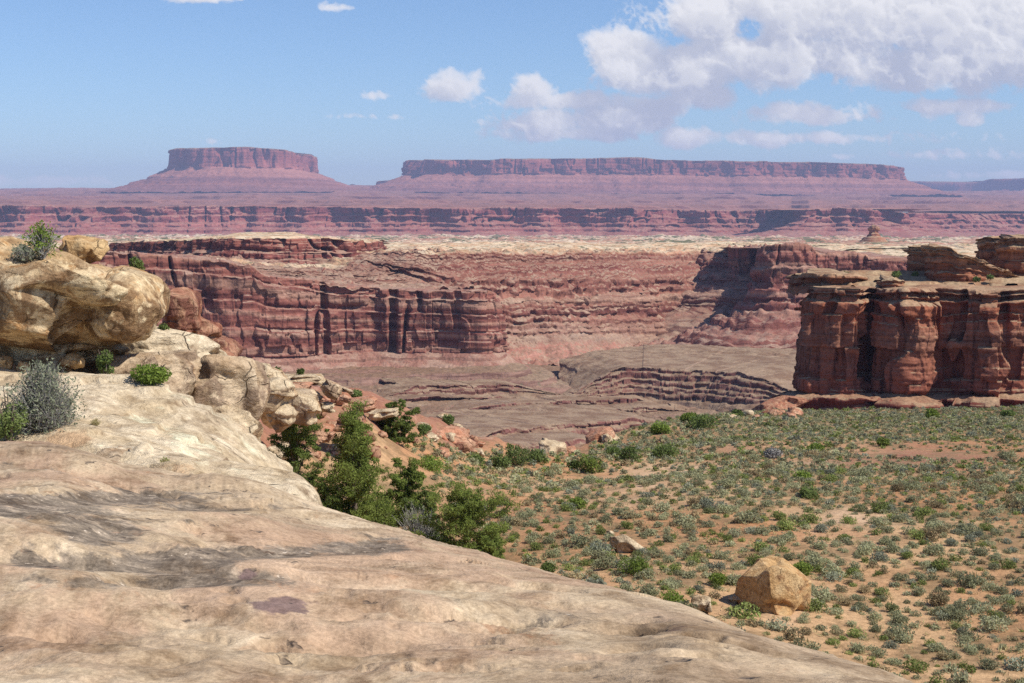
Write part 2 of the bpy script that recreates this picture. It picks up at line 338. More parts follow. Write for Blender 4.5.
def rock_mat(name, base, pale, dark, rust, unit=1.0, dark_lo=0.52, rust_lo=0.55, pale_lo=0.6, bedv=0.5, patch=None):
    m, g = new_mat(name)
    P = g.n('ShaderNodeTexCoord').outputs['Object']
    wv = g.n('ShaderNodeTexNoise', {'Vector': P, 'Scale': 0.9 / unit, 'Detail': 4.0}).outputs['Color']
    Pw = g.vm('ADD', P, g.scalev(g.vm('SUBTRACT', wv, (.5, .5, .5)), (.9 * unit,) * 3))
    a = g.noise(Pw, 0.9 / unit, 6.0, 0.6)
    c = g.mix(g.step(a, 0.38, 0.64), base, pale)
    rr = g.noise(g.vm('ADD', Pw, (7.1, 3.3, 1.7)), 0.8 / unit, 6.0, 0.65)
    c = g.mix(g.m('MULTIPLY', g.step(rr, rust_lo, rust_lo + 0.1), 0.8), c, rust)
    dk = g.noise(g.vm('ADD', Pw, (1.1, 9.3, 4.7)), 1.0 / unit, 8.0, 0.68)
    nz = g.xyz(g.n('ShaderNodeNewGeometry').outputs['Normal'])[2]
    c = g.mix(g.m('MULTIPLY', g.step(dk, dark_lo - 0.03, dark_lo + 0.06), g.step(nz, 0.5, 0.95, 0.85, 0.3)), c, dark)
    c = g.mix(g.m('MULTIPLY', g.step(g.noise(g.vm('ADD', Pw, (4, 4, 8)), 0.7 / unit, 6.0, 0.65), pale_lo, pale_lo + 0.08), 0.8), c, tuple(min(0.72, q * 1.18) for q in pale))
    bed = g.noise(g.scalev(Pw, (.5 / unit, .5 / unit, 4.5 / unit)), 1.0, 5.0, 0.65)
    c = g.mix(bedv, c, g.mix(1.0, c, g.ramp(bed, [(0.3, (0.6, 0.56, 0.52)), (0.55, (1.05, 1.05, 1.05)), (0.75, (1.2, 1.2, 1.2))]), 'MULTIPLY'))
    fine = g.noise(P, 9.0 / unit, 7.0, 0.75)
    c = g.mix(1.0, c, g.ramp(fine, [(0.28, (0.62, 0.60, 0.58)), (0.72, (1.2, 1.2, 1.2))]), 'MULTIPLY')
    ve = g.n('ShaderNodeTexVoronoi', {'Vector': g.scalev(Pw, (1.0, 1.0, 1.5)), 'Scale': 0.62 / unit}, feature='DISTANCE_TO_EDGE').outputs['Distance']
    ck = g.m('MULTIPLY', g.step(ve, 0.0, 0.016, 1.0, 0.0), g.step(g.noise(P, 1.1 / unit, 3.0), 0.52, 0.64))
    c = g.mix(g.m('MULTIPLY', ck, 0.7), c, tuple(q * 0.45 for q in dark))
    mid = g.noise(Pw, 3.2 / unit, 6.0, 0.7)
    c = g.mix(1.0, c, g.ramp(mid, [(0.34, (0.66, 0.61, 0.56)), (0.5, (1.0, 1.0, 1.0)), (0.68, (1.18, 1.19, 1.2))]), 'MULTIPLY')
    bh = g.m('ADD', g.m('MULTIPLY', bed, 0.8), g.m('ADD', g.m('MULTIPLY', fine, 0.4), g.m('ADD', g.m('MULTIPLY', dk, 0.8), g.m('MULTIPLY', mid, 0.9))))
    bh = g.m('SUBTRACT', bh, g.m('MULTIPLY', ck, 0.9))
    finish(g, c, 0.9, bh, 0.13 * unit, 0.9)
    return m
M['boulder'] = rock_mat('golden_sandstone', (0.52, 0.36, 0.195), (0.63, 0.495, 0.315), (0.20, 0.112, 0.056), (0.47, 0.25, 0.10), 0.5, 0.465, 0.52, 0.55, 0.35)
M['gold'] = rock_mat('gold_sandstone', (0.50, 0.31, 0.14), (0.58, 0.41, 0.22), (0.25, 0.14, 0.07), (0.46, 0.24, 0.10), 0.5, 0.56, 0.54, 0.66, 0.4)
M['pale'] = rock_mat('pale_sandstone', (0.50, 0.38, 0.24), (0.62, 0.50, 0.34), (0.23, 0.155, 0.10), (0.47, 0.29, 0.155), 0.8, 0.54, 0.57, 0.58, 0.55)
M['cream'] = rock_mat('cream_sandstone', (0.56, 0.44, 0.285), (0.69, 0.575, 0.41), (0.29, 0.20, 0.13), (0.50, 0.325, 0.19), 0.9, 0.56, 0.58, 0.56, 0.6)
M['stained'] = rock_mat('stained_sandstone', (0.48, 0.345, 0.215), (0.58, 0.46, 0.32), (0.24, 0.165, 0.115), (0.46, 0.28, 0.155), 0.8, 0.49, 0.58, 0.62, 0.5)
M['redrock'] = rock_mat('red_sandstone', (0.46, 0.215, 0.13), (0.52, 0.32, 0.21), (0.25, 0.095, 0.06), (0.42, 0.16, 0.09), 1.2, 0.55, 0.52, 0.68, 0.7)
M['darkred'] = rock_mat('dark_red_sandstone', (0.33, 0.15, 0.095), (0.45, 0.27, 0.17), (0.16, 0.06, 0.045), (0.34, 0.13, 0.075), 0.8, 0.50, 0.52, 0.66, 0.8)

def leaf_mat(name, c1, c2, var=0.25, trans=0.25, hue=None):
    m, g = new_mat(name)
    P = g.n('ShaderNodeTexCoord').outputs['Object']
    rnd = g.m('FRACT', g.m('ADD', g.n('ShaderNodeObjectInfo').outputs['Random'], g.attr('tint')))
    f = g.m('ADD', g.m('MULTIPLY', g.noise(P, 3.0, 3.0, 0.6), 0.6), g.m('MULTIPLY', rnd, 0.45), clamp=True)
    c = g.mix(f, c1, c2)
    if hue:
        for lo, hi, hc in hue: c = g.mix(g.m('MULTIPLY', g.step(rnd, lo, lo + .02), g.step(rnd, hi, hi + .02, 1.0, 0.0)), c, g.mix(g.noise(P, 3.0), hc, tuple(q * 1.35 for q in hc)))
    br = g.m('ADD', 1 - var, g.m('MULTIPLY', g.m('FRACT', g.m('MULTIPLY', rnd, 7.31)), 2 * var))
    c = g.mix(1.0, c, g.n('ShaderNodeCombineColor', {0: br, 1: br, 2: br}).outputs[0], 'MULTIPLY')
    d = g.n('ShaderNodeBsdfDiffuse', {0: c, 1: 0.5})
    t = g.n('ShaderNodeBsdfTranslucent', {0: c})
    mx = g.n('ShaderNodeMixShader', {0: trans, 1: d.outputs[0], 2: t.outputs[0]})
    g.nt.links.new(mx.outputs[0], g.n('ShaderNodeOutputMaterial').inputs[0])
    return m
M['sage'] = leaf_mat('sage_leaves', (0.255, 0.265, 0.14), (0.39, 0.385, 0.235), 0.32, 0.2, [(0.0, 0.2, (0.20, 0.235, 0.075)), (0.50, 0.60, (0.29, 0.23, 0.13)), (0.8, 0.9, (0.24, 0.255, 0.185))])
M['green'] = leaf_mat('fresh_leaves', (0.17, 0.24, 0.05), (0.25, 0.32, 0.07), 0.2, 0.3)
M['olive'] = leaf_mat('olive_leaves', (0.12, 0.17, 0.05), (0.19, 0.235, 0.08), 0.2, 0.25)
M['pine'] = leaf_mat('pinyon_needles', (0.14, 0.19, 0.042), (0.24, 0.285, 0.075), 0.1, 0.25)
M['pine_dark'] = leaf_mat('juniper_sprays', (0.095, 0.135, 0.035), (0.16, 0.20, 0.055), 0.1, 0.22)
M['grey'] = leaf_mat('grey_twigs', (0.26, 0.25, 0.235), (0.36, 0.34, 0.31), 0.1, 0.05)
M['greyblue'] = leaf_mat('grey_leaves', (0.19, 0.215, 0.135), (0.30, 0.315, 0.22), 0.1, 0.15)
M['straw'] = leaf_mat('straw_blades', (0.36, 0.30, 0.15), (0.44, 0.38, 0.2), 0.15, 0.2)
m, g = new_mat('bark')
P = g.n('ShaderNodeTexCoord').outputs['Object']
bn = g.noise(g.scalev(P, (9, 9, 1.2)), 1.0, 5.0, 0.7)
finish(g, g.ramp(bn, [(0.3, (0.07, 0.05, 0.037)), (0.7, (0.24, 0.19, 0.15))]), 0.95, bn, 0.02, 0.8)
M['bark'] = m

# ------------------------------------------------------------------ cliffs
def resample(ctrl, n, smooth=0.0, closed=False):
    """ctrl (k,4): x y ztop zbot; columns spread evenly over apparent length"""
    C = np.array(ctrl, float)
    if closed: C = np.vstack([C, C[:1]])
    seg = np.linalg.norm(np.diff(C[:, :2], axis=0), axis=1) / ((C[1:, 1] + C[:-1, 1]) / 2)
    s = np.concatenate([[0], np.cumsum(seg)])
    t = np.linspace(0, s[-1], n, endpoint=not closed)
    R = np.stack([np.interp(t, s, C[:, k]) for k in range(4)], 1)
    w = int(smooth * n)
    if w > 1:
        k = np.hanning(2 * w + 1); k /= k.sum()
        if closed: R = np.stack([np.convolve(np.concatenate([R[-w:, i], R[:, i], R[:w, i]]), k, 'valid') for i in range(4)], 1)
        else:
            P0 = np.vstack([2 * R[0] - R[w:0:-1], R, 2 * R[-1] - R[-2:-w - 2:-1]])
            R = np.stack([np.convolve(P0[:, i], k, 'valid') for i in range(4)], 1)
    return R

def layer_fn(z, thick, seed):
    rs = np.random.RandomState(seed)
    lo, hi = float(z.min()) - 5 * thick, float(z.max()) + 5 * thick
    b = [lo]
    while b[-1] < hi: b.append(b[-1] + thick * rs.uniform(0.35, 1.9))
    b = np.array(b); v = rs.uniform(-1, 1, len(b))
    k = np.clip(np.searchsorted(b, z) - 1, 0, len(b) - 1)
    return v[k], k

def cliff(name, ctrl, prof, mat, ncol, nrow, seed, unit, butt=0.0, butt_l=40.0, block=1.0, layer=1.0, cleft=0.0, cleft_l=20.0, rough=0.5,
          rimz=0.0, taper=0.5, closed=False, sm=0.004, cap_to=None, talus_rough=1.0, notch=None, inner=None):
    R = resample(ctrl, ncol, sm, closed)
    T = np.gradient(R[:, :2], axis=0)
    if closed: T = (np.roll(R[:, :2], -2, 0) - np.roll(R[:, :2], 2, 0))
    w = max(3, ncol // 60); k = np.hanning(2 * w + 1); k /= k.sum()
    if closed: T = np.stack([np.convolve(np.concatenate([T[-w:, i], T[:, i], T[:w, i]]), k, 'valid') for i in range(2)], 1)
    else: T = np.stack([np.convolve(np.pad(T[:, i], w, 'edge'), k, 'valid') for i in range(2)], 1)
    T /= np.linalg.norm(T, axis=1)[:, None] + 1e-9
    Nx, Ny = T[:, 1], -T[:, 0]
    step = np.linalg.norm(np.diff(R[:, :2], axis=0, prepend=R[:1, :2]), axis=1)
    arc = np.cumsum(step)
    H = float(np.mean(R[:, 2] - R[:, 3]))
    pr = np.array(prof, float)                     # h, offset(m)
    d = np.abs(np.diff(pr[:, 0])) * H + 0.35 * np.abs(np.diff(pr[:, 1]))
    s = np.concatenate([[0], np.cumsum(d)])
    t = np.linspace(0, s[-1], nrow)
    h = np.interp(t, s, pr[:, 0]); off = np.interp(t, s, pr[:, 1])
    dz, do = np.gradient(h) * H, np.gradient(off)
    steep = np.abs(dz) / (np.abs(dz) + np.abs(do) + 1e-6)
    wc = smooth01((steep - 0.45) / 0.3)
    kk = np.hanning(5); kk /= kk.sum(); wc = np.convolve(np.pad(wc, 2, 'edge'), kk, 'valid')
    wc = np.where(h >= 1.0, 0.8 * wc + 0.2, wc)
    hh = h[:, None]; wc = wc[:, None]; A = arc[None, :]
    Z = R[None, :, 3] + hh * (R[None, :, 2] - R[None, :, 3])
    if closed:
        ang = A / arc[-1] * 2 * np.pi; rr = arc[-1] / (2 * np.pi)
        ax, ay = np.cos(ang) * rr, np.sin(ang) * rr
    else: ax, ay = A, 0 * A
    zr = Z + unit * 0.8 * vnoise(ax / (unit * 14), ay / (unit * 14), 0, seed + 91)
    lv, lk = layer_fn(zr, unit * 1.2, seed)
    lv2, lk2 = layer_fn(zr, unit * 4.0, seed + 5)
    dis = 0.0
    if butt: dis = dis + butt * (fbm(ax / butt_l, ay / butt_l, hh * 0.5 + 0.0 * A, 3, seed + 1)) * (0.35 + 0.65 * np.maximum(np.maximum(wc, taper * (h < 1)[:, None]), (h > 0.8)[:, None] * 1.0))
    # joint blocks: a random offset for each column of rock within each thick layer
    wob = 0.35 * vnoise(ax / (unit * 3), ay / (unit * 3), zr / (unit * 5), seed + 11)
    cell = np.floor(np.abs(A) / (unit * 2.6) + wob + _h(lk2, lk2 * 0, lk2 * 0, seed + 3) * 0.5).astype(np.int64)
    dis = dis + wc * block * _h(cell, lk2, cell * 0, seed + 21)
    cell2 = np.floor(np.abs(A) / (unit * 7.5) + 1.4 * wob).astype(np.int64)
    dis = dis + wc * block * 1.5 * _h(cell2, cell2 * 0, cell2 * 0, seed + 23)
    lm = 0.6 + 0.6 * vnoise(ax / (unit * 22), ay / (unit * 22), 0, seed + 31)
    dis = dis + (0.15 + 0.85 * wc) * layer * (0.6 * lv * lm + 0.8 * lv2)
    if cleft:
        cn = np.abs(vnoise(ax / cleft_l, ay / cleft_l, hh * 0.8, seed + 41))
        dis = dis - wc * cleft * np.exp(-(cn / 0.075) ** 2) * smooth01(0.5 + 1.2 * vnoise(ax / (cleft_l * 2.2), ay / (cleft_l * 2.2), hh * 2.0, seed + 47))
    if notch:
        for (a0, wdt, dep) in notch:
            dis = dis - wc * dep * np.exp(-((A / arc[-1] - a0) / wdt) ** 4)
    dis = dis + rough * fbm(ax / (unit * 1.6), ay / (unit * 1.6), Z / (unit * 1.2), 3, seed + 51) * (0.5 + 0.5 * wc)
    oo = off[:, None] * np.ones_like(A)
    if inner: oo = np.where(oo < -1, oo * np.interp(A / arc[-1], *inner), oo)
    O = oo + dis
    X = R[None, :, 0] + Nx[None] * O; Y = R[None, :, 1] + Ny[None] * O
    tal = (1 - wc) * (hh < 0.99)
    Z = Z + tal * talus_rough * unit * (0.5 * fbm(X / (unit * 3), Y / (unit * 3), 0, 4, seed + 61, 0.6) + 0.35 * lv)
    if rimz: Z = Z + rimz * smooth01((hh - 0.75) / 0.25) * (fbm(X / (unit * 9), Y / (unit * 9), 0, 4, seed + 71, 0.6) + 0.5 * _h(cell2, cell2 * 0, cell2 * 0 + 1, seed + 73) * (hh < 1.001))
    if cap_to is not None:                        # close the top inward towards a line
        cx0, cx1, cyy, rise = cap_to
        tx = np.clip(X[0], cx0, cx1); ty = np.full_like(tx, cyy)
        Xs, Ys, Zs = [], [], []
        for q in (1.0, 0.8, 0.55, 0.3, 0.12, 0.04):
            Xs.append(tx + (X[0] - tx) * (1 - q)); Ys.append(ty + (Y[0] - ty) * (1 - q))
            Zs.append(Z[0] + rise * q + rimz * 0.7 * fbm(Xs[-1] / (unit * 6), Ys[-1] / (unit * 6), 0, 3, seed + 81) * min(1, 4 * q))
        X = np.vstack([np.array(Xs), X]); Y = np.vstack([np.array(Ys), Y]); Z = np.vstack([np.array(Zs), Z])
        hh = np.concatenate([np.ones(6), h])[:, None]
    me = grid_mesh(name, X[::-1], Y[::-1], Z[::-1], False, {'h': np.broadcast_to(np.clip(hh, 0, 1), X.shape)[::-1]}, wrap=closed)
    o = link(name, me, mat)
    return o

def steps(n, total, h1, h0, seed, off0=0.0, cl=0.72):
    """a flight of n unequal ledges from height h1 down to h0, running out by total metres"""
    rs = np.random.RandomState(seed)
    w = rs.uniform(.25, 1.0, n) ** 2 + .06; w /= w.sum(); b = rs.uniform(.4, 1.6, n); b /= b.sum()
    h, o, out = h1, off0, []
    for k in range(n):
        dh, do = w[k] * (h1 - h0), b[k] * total
        out += [(h - dh * cl, o + do * .12), (h - dh, o + do)]
        h -= dh; o += do
    return out
def P4(px, py, D, pyb, Db=None):
    """rim point at (px,py,D) with its foot level seen at row pyb at distance Db"""
    p = W(px, py, D); q = W(px, pyb, Db or D)
    return [p[0], p[1], p[2], q[2]]

# ------------------------------------------------------------------ clouds, far beyond everything
CLOUDS = [ # u, v, radius u, radius v, strength: a point of the sky and the size of the cloud there
    (700, 22, 62, 30, 1), (760, 12, 110, 30, 1.0), (840, 22, 120, 40, 1), (940, 28, 120, 48, 1), (1010, 60, 75, 40, 1), (900, 72, 90, 26, 1.0),
    (790, 62, 120, 28, 1.0), (700, 72, 70, 28, .95), (632, 66, 44, 32, 1.0), (655, 82, 60, 16, .9), (538, 92, 30, 16, .9), (560, 103, 62, 12, .9),
    (545, 125, 38, 16, .9), (612, 122, 46, 16, .95), (570, 136, 60, 10, .85), (690, 140, 28, 11, .85), (705, 98, 40, 16, .9), (446, 90, 32, 15, .82),
    (379, 97, 20, 9, .5), (820, 118, 70, 13, .8), (868, 116, 22, 13, .8), (770, 112, 30, 10, .7), (965, 122, 12, 8, .6), (830, 140, 110, 9, .62), (930, 156, 90, 8, .5),
    (990, 176, 60, 6, .6), (850, 157, 30, 6, .5), (215, 2, 60, 6, .5), (350, 12, 30, 6, .3), (213, 143, 14, 6, .5), (25, 184, 70, 8, .5), (650, 110, 40, 10, .6), (940, 108, 70, 7, .45),
    (1150, 40, 110, 60, 1), (1240, 120, 80, 22, .9), (-140, 60, 60, 18, .8), (-60, 150, 50, 10, .7), (360, 118, 30, 4, .3)]
def clouds():
    st, lay, dw = 1.25, 20, 6.5
    u = np.arange(-120, 1150, st, dtype=np.float32); v = np.arange(-70, 204, st, dtype=np.float32)
    w = (np.arange(lay) - lay / 2 + .5).astype(np.float32) * dw
    Wd, Vv, Uu = np.meshgrid(w, v, u, indexing='ij')
    f = np.full(Uu.shape, -1.0, np.float32)
    for (cu, cv, ru, rv, k) in CLOUDS:
        rw = min(62, 1.1 * min(ru, 2.2 * rv))
        dv = (Vv - cv) / rv
        dv = np.where(dv > 0, dv * 1.35, dv)                   # flatter undersides
        e = (1 - np.sqrt(((Uu - cu) / ru) ** 2 + dv ** 2 + (Wd / rw) ** 2)) * (0.35 + 0.65 * k) - (1 - k) * 0.15
        f = np.maximum(f, e)
    q = 34.0
    n = np.zeros_like(f); a = 1.0
    near = f > -0.95
    xs, ys, zs = Uu[near] / q, Vv[near] / (q * .8), Wd[near] / q
    t = np.zeros_like(xs)
    for o in range(6):
        k = 2.05 ** o
        rq = np.linalg.qr(np.random.RandomState(40 + o).normal(size=(3, 3)))[0].astype(np.float32) * k
        xr, yr, zr = (rq[q_, 0] * xs + rq[q_, 1] * ys + rq[q_, 2] * zs + 3.1 * o for q_ in range(3))
        nv = 0.5 * (vnoise(xr, yr, zr, 900 + o) + vnoise(xr + .5 * zr + 31.3, yr * .87 - .5 * xr, zr * .87 + .4 * yr, 950 + o)) * 1.35
        t += a * (1 - 2.4 * np.abs(nv) if o in (1, 2, 3) else 1.25 * nv); a *= 0.55
    n[near] = t
    d = np.clip((f + 0.54 * n - 0.20) * 4.2, 0, 1.3)
    d[~near] = 0
    tau = np.zeros_like(d)                                      # optical depth towards the sun
    for k in range(1, 22):
        du, dv, dd = int(round(1.7 * k)), int(round(-2.1 * k)), int(round(-0.18 * k))
        sh = np.roll(d, (-dd, -dv, -du), (0, 1, 2))
        if dd < 0: sh[:(-dd)] = 0
        if dv < 0: sh[:, :(-dv)] = 0
        sh[:, :, -du:] = 0
        tau += sh
    tau *= 0.15
    for ax in (1, 2): tau = 0.25 * np.roll(tau, 1, ax) + 0.5 * tau + 0.25 * np.roll(tau, -1, ax)
    lit = 0.72 * np.exp(-tau) + 0.28 * np.exp(-0.22 * tau)
    T = np.ones(d.shape[1:], np.float32); L = np.zeros_like(T)
    for k in range(lay):
        al = 1 - np.exp(-d[k] * 0.55)
        L += T * al * lit[k]; T *= 1 - al
    A = 1 - T
    L = L / np.maximum(A, 1e-3)
    A = A * smooth01((204 - v) / 40)[:, None] * 0.97
    U2, V2 = np.meshgrid(u, v)
    R = 95000.0
    X = (U2 - CX) / F * R; Z = (HY - V2) / F * R
    keep = A > 0.004
    me = grid_mesh('clouds', X, np.full_like(X, R), Z, True, {'a': A, 'l': L})
    bm = bmesh.new(); bm.from_mesh(me); al = bm.verts.layers.float['a']
    bmesh.ops.delete(bm, geom=[fc for fc in bm.faces if max(q[al] for q in fc.verts) < .004], context='FACES')
    bm.to_mesh(me); bm.free()
    m, g = new_mat('cloud_baked_light')
    c = g.ramp(g.attr('l'), [(0.16, (0.50, 0.53, 0.64)), (0.42, (0.65, 0.665, 0.74)), (0.68, (0.80, 0.80, 0.83)), (0.85, (0.93, 0.92, 0.93))])  # sunlit tops and shaded undersides baked into the emission colour
    e = g.n('ShaderNodeEmission', {0: c, 1: 0.80})
    mx = g.n('ShaderNodeMixShader', {0: g.attr('a'), 1: g.n('ShaderNodeBsdfTransparent').outputs[0], 2: e.outputs[0]})
    g.nt.links.new(mx.outputs[0], g.n('ShaderNodeOutputMaterial').inputs[0])
    m.cycles.emission_sampling = 'NONE'
    tag(link('clouds', me, m), kind='stuff')
clouds()

# ------------------------------------------------------------------ far landforms
HZ = []
# far bench (heightfield) between the lower rim and the mesas
def field_mesh(name, pxa, pxb, nc, Da, Db, nr, fn, mat, smooth=False, power=1.0, hfun=None):
    px = np.linspace(pxa, pxb, nc)[None, :]
    t = np.linspace(0, 1, nr)[:, None]
    if not np.isscalar(Da): Da = np.interp(px, *Da)
    D = 1.0 / (1.0 / Da + (1.0 / Db - 1.0 / Da) * t ** power)
    X = (px - CX) / F * D; Y = D + 0 * px
    Z, att = fn(X, Y, px + 0 * D, D + 0 * px)
    return link(name, grid_mesh(name, X, Y, Z, smooth, att), mat)

def far_bench(X, Y, px, D):
    t = (D - 6300) / (13500 - 6300)
    ybot = np.interp(px, [-250, 0, 110, 250, 420, 560, 680, 740, 790, 808, 870, 884, 930, 1024, 1280], [203.8, 204.8, 206.3, 205.8, 207.3, 207.3, 209.8, 210.8, 211.3, 209, 209.5, 211.8, 212.8, 213.8, 213.8]); ytop = np.interp(px, [-200, 130, 330, 400, 900, 960, 1200], [192, 189.5, 187, 189, 192, 194, 196])
    z0 = -(ybot - HY) / F * 6300
    z1 = -(ytop - HY) / F * 13500
    b = z0 + (z1 - z0) * np.clip(t, 0, 1.3) ** 1.15
    st = 30.0
    q = (b + 16 * fbm(X / 800, Y / 800, 0, 5, 5)) / st
    fr = q - np.floor(q)
    zz = st * (np.floor(q) + smooth01((fr - 0.86) / 0.14) * 1.0) * 0.8 + b * 0.2
    zz = zz + 4 * fbm(X / 120, Y / 160, 0, 4, 9) - 14 * np.clip(1 - t / .03, 0, 1)
    return zz, {'h': np.clip(t + 0.035 * fbm(X / 900, Y / 900, 0, 3, 3), 0, 1)}
tag(field_mesh('far_bench_terrain', -200, 1230, 1100, ([-250, 0, 790, 808, 870, 884, 930, 1024, 1280], [6420, 6400, 6400, 6050, 6000, 6350, 6830, 7020, 7120]), 17500, 420, far_bench, M['far_bench']), 'purple stepped desert bench at the foot of the far mesas', 'desert bench', kind='structure')

# left butte: closed ring
def mesa(name, front, depth, prof, label, cat, seed, ncol=1400, nrow=110, unit=22.0, **kw):
    """front: (px, py_rim, D, py_foot); the back edge runs the same way farther off"""
    fr = [P4(a, b, D, c) for (a, b, D, c) in front]
    bk = []
    for (a, b, D, c) in reversed(front):
        r = P4(a, b, D, c)
        cxm = 0.5 * (fr[0][0] + fr[-1][0])
        bk.append([cxm + (r[0] - cxm) * 1.0, r[1] + depth, r[2] + 6, r[3]])
    xs = [r[0] for r in fr]; yc = fr[0][1] + depth * 0.5
    wdt = max(xs) - min(xs)
    o = cliff(name, fr + bk, prof, M['mesa'], ncol, nrow, seed, unit, closed=True, sm=0.012, cap_to=(min(xs) + 0.3 * wdt, max(xs) - 0.3 * wdt, yc, 14.0), **kw)
    return tag(o, label, cat, kind='structure')
mesa('butte', [(171, 150, 12300, 189), (179, 148, 12000, 189), (205, 147, 11800, 189), (240, 146.5, 11800, 189), (275, 148.5, 11900, 189), (289, 150.5, 12050, 189), (297, 153, 12400, 189)], 1100,
     [(1.0, -10), (0.99, 0), (0.60, 18), (0.50, 28), (0.28, 190), (0.22, 215), (0.02, 470), (-0.1, 620)],
     'flat-topped red butte with a broad talus skirt, standing alone at the left', 'butte', 101, unit=20, butt=46, butt_l=150, block=13, layer=5, cleft=48, cleft_l=60, rimz=6, taper=0.6)
mesa('mesa', [(410, 160, 13200, 190), (440, 160, 12800, 190), (520, 159, 12700, 190), (600, 158, 12700, 191), (640, 157, 12700, 191), (660, 160, 12700, 191), (760, 161, 12750, 192), (850, 163, 12800, 193), (890, 165, 12900, 193), (903, 168, 13300, 193)], 1500,
     [(1.0, -10), (0.99, 0), (0.60, 18), (0.50, 26), (0.30, 170), (0.24, 200), (0.02, 400), (-0.1, 560)],
     'long flat-topped red mesa stretched along the horizon at the centre', 'mesa', 131, ncol=2600, unit=20, butt=95, butt_l=230, block=15, layer=6, cleft=60, cleft_l=70, rimz=5, taper=0.6)
mesa('mesa', [(377, 181, 15200, 191), (392, 180, 15000, 191), (440, 179, 15000, 191)], 700,
     [(1.0, -6), (0.98, 0), (0.25, 14), (0.0, 60), (-0.3, 120)], 'low dark red shelf poking out behind the left end of the long mesa', 'mesa', 151, ncol=500, nrow=50, unit=18, butt=20, butt_l=150, block=6, layer=3, cleft=15, cleft_l=80, rimz=2)
def plateau_line(name, pts, label, seed, unit=30):
    o = cliff(name, [P4(*p) for p in pts], [(1.0, -5000), (1.0, -2000), (1.0, -10), (0.98, 0), (0.6, 30), (0.0, 420), (-0.3, 700)], M['mesa'], 900, 70, seed, unit, butt=120, butt_l=600, block=10, layer=6, cleft=60, cleft_l=200, rimz=4)
    return tag(o, label, 'mesa', kind='structure')
plateau_line('far_mesa', [(-260, 190, 17500, 200), (0, 191, 17500, 200), (90, 191, 17500, 200), (128, 190, 17400, 200), (160, 192, 17800, 200)], 'thin dark tableland on the horizon at the far left edge', 161)
plateau_line('far_mesa', [(900, 181, 20500, 204), (930, 182, 20000, 204), (975, 182, 19500, 204), (990, 179, 19000, 203), (1030, 178, 18500, 203), (1250, 178, 18500, 203)], 'blue hazy tableland beyond the right end of the long mesa', 171)
o = mesa('butte', [(345, 187, 16800, 192), (350, 185.5, 16700, 192), (358, 187, 16800, 192)], 200, [(1.0, 0), (0.6, 20), (0.0, 90), (-0.3, 130)], 'tiny blue knob on the horizon between the butte and the long mesa', 'butte', 181, ncol=160, nrow=24, unit=16, block=3, layer=2)
mesa('butte', [(936, 211, 8600, 222), (990, 212, 8600, 222), (1023, 213, 8600, 222), (1075, 213, 8700, 222)], 600, [(1.0, 0), (0.5, 8), (0.4, 20), (0.0, 70), (-0.3, 120)], 'low dark red block rising from the bench near the right edge', 'butte', 191, ncol=600, nrow=50, unit=10, butt=14, butt_l=120, block=5, layer=3, cleft=14, cleft_l=60, rimz=2)

# the lower rim: long band of buttressed cliff below the mesas
wr = cliff('rim_cliff', [P4(a, b, D, c, D - 260) for (a, b, D, c) in [(-250, 204, 6300, 237), (0, 205, 6300, 237), (110, 206.5, 6250, 237), (250, 206, 6350, 237), (420, 207.5, 6250, 236), (560, 207.5, 6350, 236), (680, 210, 6300, 236), (740, 211, 6350, 236), (790, 211.5, 6250, 236), (808, 208.5, 5850, 235.5), (870, 209, 5800, 235.5), (884, 212, 6200, 235.5), (930, 213, 6700, 235), (1024, 214, 6900, 235), (1280, 214, 7000, 235)]],
    [(1.0, -500), (1.0, -40), (0.985, 0), (0.93, 3), (0.72, 9), (0.68, 22), (0.46, 30), (0.42, 62), (0.28, 72), (0.22, 130), (0.14, 136), (0.0, 270), (-0.25, 480)], M['white_rim'], 3000, 130, 201, 9.0, butt=90, butt_l=190, block=10, layer=5, cleft=55, cleft_l=60, rough=4, rimz=2.5, taper=0.9, sm=0.002)
tag(wr, 'long band of buttressed dark red cliffs across the picture below the mesas', 'cliff', kind='structure')

# pale slickrock plateau from the canyon rim to the foot of the lower rim
def plateau(X, Y, px, D):
    yk = np.interp(D, [1250, 1600, 2200, 3200, 4500, 6300], [249.5, 247.5, 243.5, 240.0, 237.4, 235.2]) + np.interp(px, [-200, 300, 700, 1024, 1250], [-0.5, 0, 0, 1.0, 1.0])
    z = -(yk - HY) / F * D
    A = D / 1500.0
    dome = np.maximum(0, fbm(X / 75, Y / 120, 0, 4, 21)) ** 1.3
    z = z + 3.4 * A * (dome - 0.25) + 1.4 * A * fbm(X / 16, Y / 26, 0, 4, 23)
    q = z / 2.6; fr = q - np.floor(q)
    z = 2.6 * (np.floor(q) + smooth01((fr - .5) / .5))
    return z, None
tag(field_mesh('plateau', -230, 1270, 1500, ([-300, 60, 330, 430, 520, 600, 690, 760, 830, 920, 1024, 1260], [1800, 1750, 1660, 1580, 1560, 1570, 1530, 1470, 1480, 1450, 1430, 1430]), 6700, 330, plateau, M['plateau']), kind='structure')

